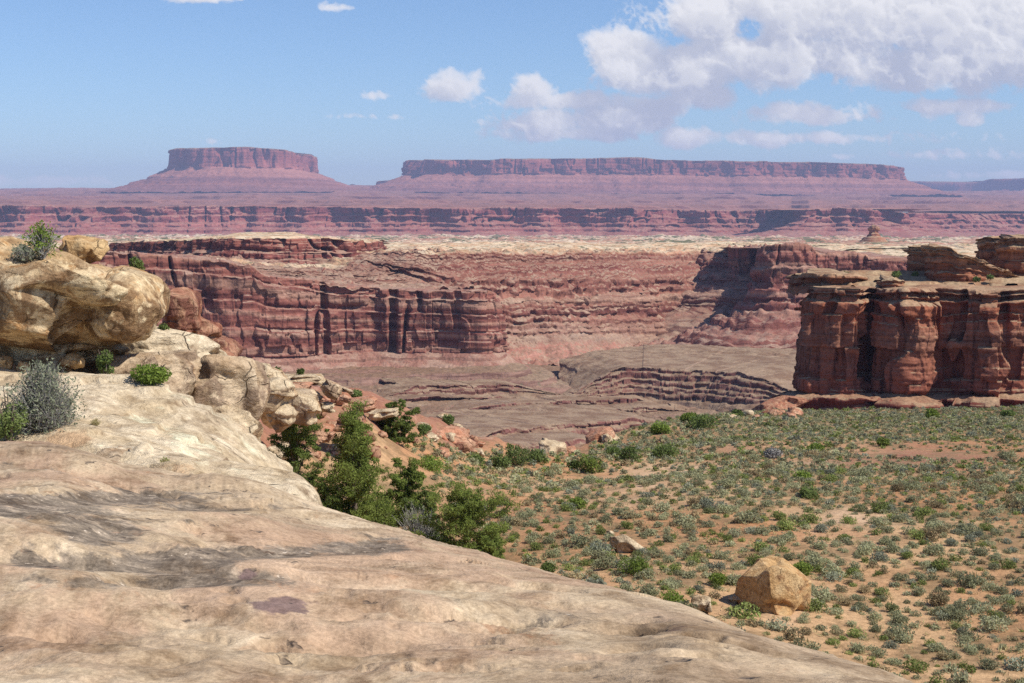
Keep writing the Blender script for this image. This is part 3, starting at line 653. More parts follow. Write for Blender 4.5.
# ------------------------------------------------------------------ canyon
fw = cliff('canyon_wall', [P4(a, b, D, c, D - 190) for (a, b, D, c) in [(-300, 247, 1700, 346), (60, 247, 1650, 346), (330, 247, 1560, 346), (430, 247, 1480, 347), (520, 248, 1460, 347), (600, 248, 1470, 347), (690, 248, 1430, 347), (760, 249, 1370, 347), (830, 250, 1380, 347), (920, 250, 1350, 345), (1024, 250, 1330, 345), (1260, 250, 1330, 345)]],
    [(1.0, -190), (1.0, -20), (0.975, 0)] + steps(26, 112, 0.975, 0.26, 5) + [(0.2, 126), (0.08, 160), (0.0, 200), (-0.3, 270)],
    M['far_wall'], 2400, 330, 301, 2.6, butt=26, butt_l=110, block=2.4, layer=2.1, cleft=5, cleft_l=26, rough=1.6, rimz=2.0, taper=0.9, sm=0.004, talus_rough=2.6)
tag(fw, 'far wall of the canyon, banded red ledges under a pale rim', 'canyon wall', kind='structure')

wl = cliff('canyon_wall', [P4(a, b, D, c, Db) for (a, b, D, c, Db) in [(150, 258, 1020, 262, 960), (225, 260, 1015, 266, 965), (262, 265, 1015, 275, 965), (300, 267, 1025, 282, 968), (332, 268, 1040, 287, 975), (348, 260, 1075, 289, 980), (362, 251, 1110, 290, 985), (385, 249.5, 1090, 291, 990), (405, 249.5, 1082, 300, 1000), (422, 249.5, 1085, 325, 1035), (440, 249.5, 1095, 345, 1055), (480, 249.5, 1125, 347, 1070), (510, 249.5, 1155, 348, 1085), (540, 249.5, 1190, 349, 1110), (620, 249.5, 1300, 348, 1220), (690, 250, 1410, 347, 1330), (740, 251, 1480, 347, 1400)]],
    [(-0.3, -150), (0.9, -40), (0.98, -12), (0.97, 0)] + steps(20, 58, 0.97, 0.08, 9) + [(0.0, 68), (-0.2, 95)],
    M['far_wall'], 1700, 250, 341, 2.2, butt=10, butt_l=45, block=2.0, layer=1.5, cleft=5, cleft_l=22, rough=0.9, rimz=1.2, taper=0.9, sm=0.012, talus_rough=2.4)
tag(wl, 'banded red wall stepping up behind the cracked promontory', 'canyon wall', kind='structure')
def ring(name, front, depth, prof, mat, ncol, nrow, seed, unit, rise=1.0, **kw):
    fr = [P4(a, b, D, c) for (a, b, D, c) in front]
    bk = [[r[0] * (r[1] + depth) / r[1] if kw.get('wide') else r[0], r[1] + depth, r[2] * (r[1] + depth) / r[1] - 1.5, r[3]] for r in reversed(fr)]
    kw.pop('wide', None)
    xs = [r[0] for r in fr]; wd = max(xs) - min(xs)
    return cliff(name, fr + bk, prof, mat, ncol, nrow, seed, unit, closed=True, cap_to=(min(xs) + .3 * wd, max(xs) - .3 * wd, np.mean([r[1] for r in fr]) + depth * .5, rise), **kw)
ul = ring('rim_cliff', [(120, 241, 1190, 274), (184, 239, 1130, 274), (192, 237.5, 1100, 274), (230, 237, 1085, 274), (290, 237, 1085, 274), (335, 238, 1090, 274), (352, 239, 1100, 274), (357, 240, 1140, 274)], 200,
    [(1.0, -12), (0.98, 0), (0.92, 0.6), (0.64, 2.0), (0.60, 5), (0.40, 6.5), (0.36, 11), (0.22, 12.5), (0.16, 18), (0.0, 30), (-0.3, 44)],
    M['dark_rim'], 1500, 140, 331, 2.6, butt=9, butt_l=34, block=2.4, layer=1.2, cleft=8, cleft_l=17, rough=0.8, rimz=1.0, sm=0.008)
tag(ul, 'dark red knobbly cliff rim at the upper left of the canyon', 'cliff', kind='structure')

pm = cliff('promontory', [P4(a, b, D, c) for (a, b, D, c) in [(-260, 247, 800, 372), (60, 249, 860, 372), (106, 250, 880, 372), (182, 256, 895, 372), (248, 262, 905, 370), (258, 271, 910, 368), (300, 276, 925, 366), (340, 284, 935, 362), (400, 288, 940, 361), (430, 289, 938, 360), (460, 289.5, 936, 361), (478, 290, 936, 362), (484, 290.5, 950, 362), (484, 290, 1060, 358), (470, 287, 1200, 352)]],
    [(0.86, -70), (0.98, -25), (0.985, 0), (0.88, 1), (0.865, 3.5), (0.66, 4.5), (0.645, 5.5), (0.42, 6.5), (0.405, 7.5), (0.12, 8.5), (0.09, 11), (0.0, 18), (-0.06, 27), (-0.5, 40)],
    M['promontory'], 2300, 190, 351, 2.3, butt=9, butt_l=34, block=1.5, layer=0.75, cleft=11, cleft_l=19, rough=0.55, rimz=0.9, taper=0.6, sm=0.003, notch=[(0.73, 0.0035, 10), (0.65, 0.003, 8), (0.545, 0.004, 8), (0.48, 0.003, 6)], inner=([0, .3, .55, .72, .8, 1], [1, 1, .8, .6, .25, .25]))
tag(pm, 'long red promontory with vertical cracks ending in a squared prow mid canyon', 'cliff', kind='structure')

mb = ring('butte', [(768, 247, 1250, 350), (764, 246.5, 1200, 350), (762, 245.5, 1165, 350), (772, 245.5, 1148, 350), (795, 245.5, 1150, 350), (808, 246.5, 1158, 350), (820, 252, 1162, 350), (868, 256, 1168, 350), (925, 258, 1185, 350), (938, 259, 1230, 350)], 180,
    [(1.0, -10), (0.985, 0), (0.8, 2), (0.79, 5), (0.62, 6.5), (0.60, 10), (0.44, 12), (0.42, 18), (0.36, 20), (0.33, 30), (0.2, 52), (0.18, 53), (0.0, 92), (-0.1, 112), (-0.6, 150)],
    M['promontory'], 1800, 190, 371, 2.3, butt=6, butt_l=30, block=1.5, layer=1.0, cleft=7, cleft_l=17, rough=0.9, rimz=1.0, taper=0.6, sm=0.006, talus_rough=3.0)
tag(mb, 'red butte with a shadowed left flank and long talus apron, right of the canyon centre', 'butte', kind='structure')

o = cliff('canyon_wall', [P4(a, b, D, c) for (a, b, D, c) in [(800, 253, 1300, 340), (825, 254, 1270, 340), (850, 255, 1260, 340), (920, 256, 1240, 340), (1024, 257, 1230, 340), (1260, 257, 1230, 340)]],
    [(1.06, -120), (1.04, -40), (1.0, -10), (0.98, 0), (0.9, 2), (0.88, 14), (0.78, 18), (0.76, 30), (0.68, 34), (0.64, 48), (0.5, 54), (0.0, 160)], M['far_wall'], 800, 130, 381, 2.6, butt=12, butt_l=50, block=1.8, layer=1.6, cleft=6, cleft_l=22, rough=1.0, rimz=1.5)
tag(o, 'stepped red canyon wall seen over the top of the dark butte', 'canyon wall', kind='structure')
FLOORP = [(300, 366, 915), (340, 362, 922), (400, 361, 926), (450, 361, 921), (500, 363, 914), (525, 364, 930), (540, 365, 985), (560, 346, 1260), (640, 346, 1250), (720, 352, 1130), (800, 357, 1020), (860, 380, 880), (450, 378, 880), (560, 364, 1080), (600, 363, 1060), (700, 368, 1010), (770, 370, 1000), (640, 387, 925), (700, 389, 920), (770, 391, 915), (590, 380, 950), (380, 392, 835), (450, 397, 835),
    (500, 402, 855), (560, 408, 850), (600, 412, 850), (440, 418, 780), (540, 430, 760), (640, 425, 800), (400, 432, 690), (300, 400, 700), (300, 440, 560), (560, 452, 690), (600, 465, 620), (740, 430, 760), (850, 430, 720), (700, 480, 500), (1000, 450, 500), (1000, 380, 900), (0, 400, 700), (0, 460, 480), (500, 480, 500), (-200, 400, 700), (1250, 400, 800), (1250, 480, 450), (-200, 470, 450)]
fp = np.array([W(*p) for p in FLOORP])
fl_tps = TPS(fp[:, :2], fp[:, 2], 2e-3)
def floor_fn(X, Y, px, D):
    b = fl_tps(X, Y) + 2.0 * fbm(X / 110, Y / 110, 0, 4, 41) + 0.9 * fbm(X / 30, Y / 30, 0, 3, 45)
    st = 4.6
    q = b / st; k = np.floor(q); fr = q - k
    sharp = 0.84 + 0.10 * vnoise(X / 70, Y / 70, 0, 47)
    cl = smooth01((fr - sharp) / np.maximum(0.05, (0.96 - sharp)))
    hard = smooth01(0.85 + 1.2 * vnoise(X / 160, k * 7.7, 0, 49))
    z = st * (k + 0.22 * fr + 0.78 * (hard * cl + (1 - hard) * fr))
    jo = np.abs(vnoise(X / 6, Y / 6, 0, 53))
    z = z - (cl > 0.05) * (cl < 0.98) * 1.2 * (jo < 0.15)
    return z + 0.75 * fbm(X / 5, Y / 5, 0, 4, 51, 0.65), None
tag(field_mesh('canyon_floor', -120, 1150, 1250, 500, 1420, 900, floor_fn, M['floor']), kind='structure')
def hit_floor(px, py):
    D = np.linspace(560, 1200, 1600); X = (px - CX) / F * D
    b = fl_tps(X, D); ray = W(px, py, 1.0)[2] * D
    k = np.argmax(ray < b) if (ray < b).any() else len(D) - 1
    return X[k], D[k], b[k]
def inner_ledge(pts, hgt, steps, label, seed):
    ct = []
    n = 16; t_ = np.linspace(0, len(pts) - 1, n)
    for k in range(n):
        px, py = np.interp(t_[k], range(len(pts)), [q[0] for q in pts]), np.interp(t_[k], range(len(pts)), [q[1] for q in pts])
        tp_ = float(smooth01(min(1.0, k / 4.0, (n - 1 - k) / 4.0)))
        a, b, c = hit_floor(px, py + hgt * F / 850); ct.append([a, b, c + (hgt - 0.6) * tp_ - 1.0 * (tp_ < .02), c - 0.6 - 1.0 * (tp_ < .02)])
    pr = [(0.9, -12 * hgt ** .9), (1.0, -6 * hgt ** .9), (1.0, -4), (0.98, 0)]
    for k in range(steps):
        hi, lo = 1 - k / steps, 1 - (k + 1) / steps
        pr += [(hi - .08 / steps, 3.2 * k + .2), (lo + .25 / steps, 3.2 * k + 0.9), (lo + .1 / steps, 3.2 * k + 3.0)]
    pr += [(-0.15, 3.2 * steps + 4), (-0.7, 3.2 * steps + 9)]
    o = cliff('ledge_terrain', ct, pr, M['inner_ledge'], 900, 26 + 22 * steps, seed, 1.5, butt=7, butt_l=34, block=1.5, layer=0.7, cleft=2.6, cleft_l=9, rough=0.6, rimz=0.8, taper=0.9, sm=0.01, inner=([0, .06, .3, .8, 1], [.05, .15, 1, 1, .3]))
    tag(o, label, 'rock ledge', kind='structure')
inner_ledge([(560, 362), (610, 363), (650, 365), (700, 367), (760, 370), (840, 374)], 19, 5, 'stack of dark stepped ledges low in the canyon left of the near butte', 391)
inner_ledge([(370, 386), (410, 385), (440, 383), (480, 384), (520, 383), (560, 382)], 6.0, 2, 'uppermost dark ledge on the grey canyon floor', 392)
inner_ledge([(440, 406), (480, 404), (530, 402), (590, 399), (640, 396), (665, 396)], 6.0, 1, 'second dark ledge on the grey canyon floor', 393)
inner_ledge([(380, 398), (430, 396), (480, 396), (540, 393)], 3.2, 1, 'thin ledge between the two uppermost ledges of the grey canyon floor', 395)
inner_ledge([(520, 414), (570, 411), (630, 406), (690, 404)], 4.2, 1, 'thin ledge right of centre on the grey canyon floor', 396)
inner_ledge([(400, 420), (450, 419), (500, 416), (540, 413)], 3.6, 1, 'thin ledge left of centre on the grey canyon floor', 397)
inner_ledge([(545, 357), (610, 357), (680, 358), (760, 361), (800, 362)], 4.0, 2, 'low ledge at the back of the canyon floor under the far wall', 398)
inner_ledge([(470, 449), (520, 446), (580, 440), (640, 433)], 6.0, 2, 'nearest ledge of the canyon floor, just over the lip', 399)
inner_ledge([(455, 433), (490, 431), (530, 427), (580, 422), (640, 416), (690, 412)], 8.0, 2, 'lowest jointed ledge on the grey canyon floor', 394)

# ------------------------------------------------------------------ near butte on the right
BP = [(-0.5, 40), (-0.1, 9), (0.0, 7.5), (0.13, 6.5), (0.15, 5.5), (0.17, 1.2), (0.2, 1.8), (0.45, 1.4), (0.58, 1.5), (0.75, 1.0), (0.88, 1.0), (0.90, -0.3), (0.94, -1.0), (0.955, 0.6), (0.985, 0.0), (1.0, -1.5), (1.0, -7), (1.0, -26)]
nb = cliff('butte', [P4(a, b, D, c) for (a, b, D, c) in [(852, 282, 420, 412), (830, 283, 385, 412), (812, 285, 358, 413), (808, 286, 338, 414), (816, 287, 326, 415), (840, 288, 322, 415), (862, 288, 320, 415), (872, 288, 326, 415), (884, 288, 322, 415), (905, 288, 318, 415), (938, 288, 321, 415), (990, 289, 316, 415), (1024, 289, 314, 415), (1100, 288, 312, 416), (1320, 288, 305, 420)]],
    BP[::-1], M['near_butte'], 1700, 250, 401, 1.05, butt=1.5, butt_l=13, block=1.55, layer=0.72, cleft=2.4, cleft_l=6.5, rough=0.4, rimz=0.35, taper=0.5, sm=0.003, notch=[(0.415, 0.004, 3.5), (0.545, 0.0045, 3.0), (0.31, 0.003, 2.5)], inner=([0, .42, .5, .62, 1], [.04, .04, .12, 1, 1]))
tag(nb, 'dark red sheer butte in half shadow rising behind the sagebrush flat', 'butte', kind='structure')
def bench_fn(X, Y, px, D):
    z0 = -(288.5 - HY) / F * 322.0
    z = z0 - 0.15 + np.clip((D - 322) / 28, 0, 1) * 2.6
    back = np.interp(px, [760, 905, 1005, 1030, 1100], [-0.22, -0.2, -0.12, 0.03, 0.055])
    z = z + np.maximum(0, D - 356) * back
    z = z + 0.5 * fbm(X / 9, Y / 9, 0, 4, 61)
    z = z + 0.35 * fbm(X / 3, Y / 3, 0, 4, 63)
    q = z / 0.9; fr = q - np.floor(q)
    return 0.9 * (np.floor(q) + smooth01((fr - .6) / .3)) + 0.12 * fbm(X / .8, Y / .8, 0, 3, 65) , {'h': 1 + 0 * X}
tp = np.linspace(0, 1, 330)[None, :]
tr = np.linspace(0, 1, 120)[:, None]
lx = np.interp(328 + 190 * tr, [328, 338, 358, 385, 420, 520], [826, 818, 822, 842, 866, 910])
PXb = lx + (1330 - lx) * tp; Db = 328 + 190 * tr + 0 * tp
Xb, Yb = (PXb - CX) / F * Db, Db
Zb, ab = bench_fn(Xb, Yb, PXb, Db)
o = link('bench_terrain', grid_mesh('bench_terrain', Xb, Yb, Zb, False, ab), M['butte_cap'])
tag(o, kind='structure')
def cap(name, front, depth, prof, label, seed, ncol=700, nrow=90, unit=0.8, **kw):
    fr = [P4(a, b, D, c) for (a, b, D, c) in front]
    bk = [[r[0], r[1] + depth, r[2] * (r[1] + depth) / r[1] - 0.1, r[3]] for r in reversed(fr)]
    xs = [r[0] for r in fr]; wdt = max(xs) - min(xs)
    o = cliff(name, fr + bk, prof, M['butte_cap'], ncol, nrow, seed, unit, closed=True, sm=0.01, cap_to=(min(xs) + .3 * wdt, max(xs) - .3 * wdt, fr[0][1] + depth * .5, 0.3), **kw)
    return tag(o, label, 'rock tower', kind='structure')
cap('rock_tower', [(926, 247, 356, 292), (927, 245.5, 342, 292), (940, 246, 337, 292), (953, 248, 336, 292), (960, 254, 335, 292), (972, 257, 336, 292), (984, 263, 337, 291), (1000, 269, 338, 290), (1018, 279, 342, 289)], 14,
    [(1.0, -0.6), (0.985, 1.3), (0.91, 1.3), (0.895, 0.2), (0.84, 0.5), (0.82, -0.1), (0.62, 0.2), (0.6, -0.4), (0.45, 0.2), (0.4, 0.6), (0.22, 0.7), (0.2, 1.4), (0.0, 2.2), (-0.1, 2.6)], 'layered red tower with a pale overhanging cap on top of the dark butte', 421, nrow=120, block=0.6, layer=0.6, rough=0.3, rimz=0.25, butt=0.8, butt_l=5)
cap('rock_tower', [(1002, 240, 362, 290), (1004, 238, 352, 290), (1012, 236, 348, 290), (1030, 238, 346, 290), (1090, 240, 346, 290)], 18,
    [(1.0, -0.6), (0.985, 0.8), (0.92, 0.8), (0.90, 0.0), (0.80, 0.5), (0.78, 1.4), (0.74, 1.4), (0.72, 0.5), (0.5, 0.9), (0.3, 1.4), (0.0, 4.0), (-0.1, 4.6)], 'knobbly layered tower at the right edge on top of the dark butte', 431, block=0.45, layer=0.6, rough=0.3, rimz=0.3, butt=0.9, butt_l=5)
cap('rock_ledge', [(802, 275, 350, 291), (806, 273.5, 338, 291), (830, 273.5, 333, 291), (852, 274, 334, 291), (862, 276, 340, 290)], 12,
    [(1.0, -0.4), (0.97, 0.6), (0.72, 0.8), (0.68, -0.4), (0.4, -0.9), (0.3, 0.3), (0.0, 0.9), (-0.2, 1.5)], 'flat overhanging ledge on the left corner of the dark butte', 441, ncol=500, nrow=60, block=0.5, layer=0.3, rough=0.2, rimz=0.15)
cap('rock_ledge', [(880, 281, 335, 291), (883, 279, 327, 291), (895, 278.5, 325, 291), (903, 280, 327, 291), (906, 283, 333, 291)], 6,
    [(1.0, -0.3), (0.9, 0.4), (0.5, 0.4), (0.4, 0.0), (0.0, 0.6), (-0.3, 1.0)], 'small dark ledge block beside the foot of the layered tower', 451, ncol=300, nrow=40, block=0.4, layer=0.3, rough=0.2, rimz=0.15)

# ------------------------------------------------------------------ near ground: the sagebrush flat, red slope, canyon edge
GP = [(250, 408, 66), (200, 410, 64), (300, 406, 71), (150, 412, 66), (60, 412, 66), (-100, 412, 66), (1000, 680, 36), (850, 640, 39), (760, 600, 43), (640, 560, 50), (1000, 560, 49.5), (820, 520, 57), (560, 520, 57), (1000, 480, 75), (800, 470, 78), (640, 480, 73), (500, 500, 62), (420, 530, 55), (350, 530, 54.5), (290, 515, 51),
      (1024, 415, 150), (900, 416.5, 149), (740, 415, 145), (680, 421, 139), (640, 430, 127), (600, 446, 118), (560, 455, 110), (520, 455, 104), (480, 446, 98), (450, 429, 92), (430, 421, 89), (400, 410, 82), (370, 403, 77), (330, 397, 70), (300, 402, 64), (280, 440, 55), (330, 450, 61), (400, 456, 71), (470, 470, 78), (450, 450, 84),
      (250, 400, 57), (200, 405, 52), (100, 405, 50), (0, 405, 50), (-250, 405, 50), (250, 480, 40), (150, 500, 30), (0, 520, 24), (-250, 520, 24), (1280, 620, 42), (1280, 460, 88), (1280, 411, 152), (512, 900, 18), (1200, 900, 20), (700, 760, 28), (900, 450, 95), (700, 445, 100), (1024, 430, 112)]
gp = np.array([W(*p) for p in GP])
g_tps = TPS(gp[:, :2], gp[:, 2], 1e-3)
EDGE = ([-300, 200, 330, 370, 400, 430, 450, 480, 520, 560, 600, 640, 680, 740, 800, 1024, 1400], [72, 72, 74, 80, 86, 92, 95, 101, 108, 114, 122, 132, 145, 154, 162, 172, 172])
def ground_z(X, Y, px=None, D=None):
    px = CX + F * X / Y; D = Y
    z = g_tps(X, Y)
    De = np.interp(px, *EDGE) + 2.5 * fbm(X / 9, Y / 9, 0, 3, 73)
    e = np.maximum(0, D - De)
    redm = smooth01((np.interp(px, [250, 300, 500, 560, 640], [1, 1, 1, .6, 0]))) * smooth01((D - np.interp(px, [250, 330, 420, 520], [46, 60, 76, 92])) / 5)
    rz = redm * (0.55 * fbm(X / 5, Y / 5, 0, 4, 75) + 0.25 * fbm(X / 1.3, Y / 1.3, 0, 3, 77))
    z = z + 0.16 * fbm(X / 7, Y / 7, 0, 3, 71) + 0.05 * fbm(X / 1.2, Y / 1.2, 0, 3, 72) + rz
    drop = np.interp(e, [0, 1.5, 6, 7.5, 20, 23, 60, 200], [0, .5, 3.0, 5.0, 11, 14, 34, 100])
    return z - drop, redm, e
def ground_fn(X, Y, px, D):
    z, redm, e = ground_z(X, Y)
    n = fbm(X / 14, Y / 9, 0, 4, 83)
    blob = lambda cx, cy, rx, ry: np.clip(1.25 - np.sqrt(((px - cx) / rx) ** 2 + ((D - cy) / ry) ** 2) + 0.35 * n, 0, 1)
    red = np.maximum.reduce([redm, blob(930, 90, 110, 13), 0.8 * blob(860, 84, 60, 6), 0.35 * blob(560, 58, 70, 6), 0.5 * blob(740, 96, 80, 6)])
    sand = np.maximum.reduce([blob(690, 83, 120, 9), 0.8 * blob(640, 66, 120, 6), 0.8 * blob(560, 76, 60, 6), 0.8 * blob(850, 56, 60, 5), 0.9 * blob(790, 42.5, 26, 2.5), 0.5 * blob(480, 66, 60, 8)])
    cover = np.clip(smooth01((D - 98) / 18) * (px > 600) + 0.55 * blob(600, 54, 160, 6) + 0.5 * blob(870, 64, 150, 6) + 0.4 * (n > 0.25), 0, 1) * (1 - redm)
    return z, {'red': np.clip(red, 0, 1), 'sand': sand * (1 - redm), 'cover': cover, 'rocky': np.clip(redm + (e > 0.5), 0, 1), 'cliff': (e > 1.2) * 1.0}
tag(field_mesh('ground', -300, 1330, 1100, 17, 330, 620, ground_fn, M['ground'], smooth=False, power=1.0), kind='structure')
def hit(px, py, D0=20.0, D1=240.0):
    D = np.linspace(D0, D1, 1500)
    X = (px - CX) / F * D
    z = ground_z(X, D)[0]
    ray = np.array([W(px, py, d)[2] for d in (D0, D1)])
    rz = np.interp(D, [D0, D1], ray)
    k = np.argmax(rz < z) if (rz < z).any() else len(D) - 1
    return np.array([X[k], D[k], z[k]])

# ------------------------------------------------------------------ foreground slickrock dome
CR = ([-700, -100, 0, 60, 130, 200, 262, 310, 345, 400, 450, 500, 560, 620, 690, 740, 800, 850, 900, 1000, 1200, 1700],
      [440, 441, 443, 449, 470, 480, 492, 509, 520, 533.5, 548, 562, 578, 592.5, 612, 634, 657, 670, 685, 725, 800, 960],
      [17.5, 17, 16.5, 16, 15.5, 15, 14.3, 13.6, 13, 12, 11.2, 10.4, 9.6, 8.8, 7.8, 7.2, 6.6, 6.1, 5.7, 5, 4.1, 3.2])
kx = np.linspace(-700, 1700, 2401)
ky = np.interp(kx, CR[0], CR[1]); kd = np.interp(kx, CR[0], CR[2])
kr = np.hanning(61); kr /= kr.sum()
ky = np.convolve(np.pad(ky, 30, 'edge'), kr, 'valid'); kd = np.convolve(np.pad(kd, 30, 'edge'), kr, 'valid')
def slick_z(X, Y):
    px = np.clip(CX + F * X / np.maximum(Y, 0.3), -700, 1700)
    Dc = np.interp(px, kx, kd); yc = np.interp(px, kx, ky)
    zc = -(yc - HY) / F * Dc
    z0 = -1.62
    b = z0 / Dc ** 2; a = zc / Dc - 2 * z0 / Dc
    z = z0 + a * Y + b * Y ** 2 - 0.12 * np.maximum(0, Y - Dc) ** 2
    rr = np.clip((Dc - Y) / 2.5, 0.25, 1)
    wx = X + 0.8 * fbm(X / 3, Y / 3, 0, 2, 111); wy = Y + 0.8 * fbm(X / 3, Y / 3, 5, 2, 112)
    z = z + rr * (0.11 * fbm(wx / 3.2, wy / 2.0, 0, 3, 113, dual=True) + 0.055 * fbm(wx / 0.9, wy / 0.7, 0, 5, 115, 0.58, dual=True))
    # a few broken laminae: low scarps
    q = (z + 0.16 * fbm(wx / 2.6, wy / 2.0, 0, 2, 117)) / 0.21
    fr = q - np.floor(q)
    m = smooth01(0.1 + 1.6 * fbm(X / 1.3, Y / 1.3, 0, 3, 119))
    z = z + m * 0.05 * (smooth01((fr - 0.88) / 0.09) - fr)
    z = z + 0.014 * fbm(X / 0.35, Y / 0.3, 0, 4, 123, 0.6, dual=True)
    z = z + 0.006 * fbm(X / 0.12, Y / 0.1, 0, 3, 121, dual=True)
    return z
def hollow(px, D, cx, cy, rx, ry):
    """0..1 weight of a shallow hollow on the dome, placed by where it lies on the rock"""
    return np.exp(-(((px - cx) / rx) ** 2 + ((np.log(D) - np.log(cy)) / ry) ** 2))
nc, nr = 1500, 560
pxs = np.concatenate([np.linspace(-700, -40, 180, endpoint=False), np.linspace(-40, 1060, 1200, endpoint=False), np.linspace(1060, 1700, 120)])[None, :]
Dc = np.interp(pxs, kx, kd)
tmax = np.interp(pxs, [-700, 130, 330, 700, 1700], [1.3, 1.2, 1.45, 2.2, 3.0])
tt = np.linspace(0, 1, nr)[:, None]
near = 1 / (1.2 / Dc); 
inv0, inv1 = 1 / 1.2, 1 / (Dc * 1.0)
t1 = np.clip(tt / 0.86, 0, 1)
Dg = 1 / (inv0 + (inv1 - inv0) * (0.35 * t1 + 0.65 * (1 - (1 - t1) ** 2.2)))
Dg = np.where(tt > 0.86, Dc + (tmax - 1) * Dc * (tt - 0.86) / 0.14, Dg)
Xg, Yg = (pxs - CX) / F * Dg, Dg
# stains placed on the rock, in rows of hollows
def dist(py): return None
Zg = slick_z(Xg, Yg)
PYg = HY - F * Zg / Yg
PXg = pxs + 0 * Dg
def band(cx, cy, rx, ry): return np.exp(-(((PXg - cx) / rx) ** 2 + ((PYg - cy) / ry) ** 2))
crust = sum(w * band(*b) for w, b in [(1, (90, 497, 120, 7)), (.9, (215, 508, 70, 5)), (.8, (20, 512, 80, 12)), (.9, (85, 532, 50, 17)), (1, (70, 562, 90, 8)), (.9, (150, 563, 60, 8)), (.85, (265, 553, 90, 8)), (.6, (210, 578, 90, 12)), (.7, (375, 547, 40, 9)), (.5, (110, 583, 140, 9)), (.4, (40, 470, 60, 6)), (.5, (640, 640, 40, 8)), (.35, (560, 620, 60, 10))])
purple = sum(w * band(*b) for w, b in [(1, (275, 612, 32, 11)), (.8, (240, 574, 12, 6)), (.55, (168, 528, 26, 6)), (.6, (680, 612 + 22, 26, 4))])
Zg = Zg - 0.05 * np.clip(crust, 0, 1)
crust = crust * 1.25
RD = np.random.RandomState(9)
PITS = [(52, 641, .10, .05), (352, 654, .14, .07), (540, 592, .12, .05), (357, 596, .10, .04), (425, 593, .20, .05), (487, 616, .16, .05), (630, 637, .10, .05), (695, 639, .09, .07), (645, 655, .12, .05), (405, 618, .08, .04), (185, 618, .10, .04), (128, 480, .3, .05), (330, 668, .10, .05), (745, 655, .10, .05), (515, 627, .10, .04)] + \
    [(RD.uniform(0, 880), 470 + 210 * RD.rand() ** .8, .03 + .09 * RD.rand() ** 2, .012 + .03 * RD.rand()) for _ in range(120)]
for (px_, py_, rr_, dp_) in PITS:
    c_ = int(np.argmin(np.abs(pxs[0] - px_))); r_ = int(np.argmin(np.abs(PYg[:, c_] - py_) + 1e3 * (Dg[:, c_] > Dc[0, c_])))
    if abs(PYg[r_, c_] - py_) > 6: continue
    x0_, y0_p = Xg[r_, c_], Yg[r_, c_]; an = RD.uniform(-.5, .5); el = RD.uniform(1.2, 2.6)
    dx_, dy_ = Xg - x0_, Yg - y0_p
    u_, v_ = (dx_ * math.cos(an) + dy_ * math.sin(an)) / (rr_ * el), (-dx_ * math.sin(an) + dy_ * math.cos(an)) / rr_
    near_ = (np.abs(u_) < 3) & (np.abs(v_) < 3)
    e_ = np.zeros_like(u_); wob_ = 1 + .45 * vnoise(Xg[near_] / (rr_ * .7), Yg[near_] / (rr_ * .7), 0, 125)
    e_[near_] = np.exp(-((u_[near_] ** 2 + v_[near_] ** 2) * wob_) ** 2)
    Zg = Zg - dp_ * e_
o = link('slickrock', grid_mesh('slickrock', Xg, Yg, Zg, True, {'crust': crust, 'purple': purple}), M['slick'])
tag(o, kind='structure')

# ------------------------------------------------------------------ rocks
ICO = {}
def ico(n):
    if n not in ICO:
        bm = bmesh.new(); bmesh.ops.create_icosphere(bm, subdivisions=n, radius=1.0)
        ICO[n] = (np.array([v.co[:] for v in bm.verts]), np.array([[v.index for v in f.verts] for f in bm.faces]))
        bm.free()
    return ICO[n]
def rock_arrays(rad, seed, p=3.0, rough=0.12, cuts=5, cut_lo=0.62, ledge=0.0, sub=5, tilt=0.0, yaw=0.0, pitch=0.0, bites=(), chips=26, chipd=0.10):
    rs = np.random.RandomState(seed)
    S, Fc = ico(sub)
    N = S / (np.abs(S) ** p).sum(1)[:, None] ** (1 / p)
    for _ in range(cuts):
        n = rs.normal(size=3); n /= np.linalg.norm(n)
        d = rs.uniform(cut_lo, 0.95) * (np.abs(n).sum() ** 0.35)
        over = np.maximum(0, N @ n - d)
        N = N - over[:, None] * n * 0.93
    for (bx, by, bz, br, bd) in bites:
        q = np.exp(-(((N - np.array([bx, by, bz])) ** 2).sum(1)) / br ** 2)
        N = N * (1 - bd * q)[:, None]
    f = 1 + rough * fbm(N[:, 0] * 1.3 + seed, N[:, 1] * 1.3, N[:, 2] * 1.3, 7, seed, 0.60, dual=True)
    N = N * f[:, None]
    for _ in range(chips):                                 # broken facets
        c0 = N[rs.randint(len(N))]; n = c0 / np.linalg.norm(c0) + rs.normal(size=3) * 0.38; n /= np.linalg.norm(n)
        d = N @ n; top = c0 @ n - rs.uniform(0.02, chipd)
        dd = np.exp(-(((N - c0) ** 2).sum(1) / rs.uniform(.08, .5)) ** 2)
        N = N - (np.maximum(0, d - top) * np.minimum(1, 2.5 * dd))[:, None] * n
    if ledge:
        lv, _ = layer_fn(N[:, 2] + 0.08 * fbm(N[:, 0] * 1.5, N[:, 1] * 1.5, 0, 3, seed + 3), 0.16, seed)
        N[:, :2] *= (1 + ledge * lv)[:, None]
    V = N * np.array(rad)
    cz, sz = math.cos(yaw), math.sin(yaw); ct, s_t = math.cos(tilt), math.sin(tilt); cp, sp = math.cos(pitch), math.sin(pitch)
    Rz = np.array([[cz, -sz, 0], [sz, cz, 0], [0, 0, 1]]); Ry = np.array([[ct, 0, s_t], [0, 1, 0], [-s_t, 0, ct]]); Rx = np.array([[1, 0, 0], [0, cp, -sp], [0, sp, cp]])
    return V @ (Ry @ Rx @ Rz).T, Fc
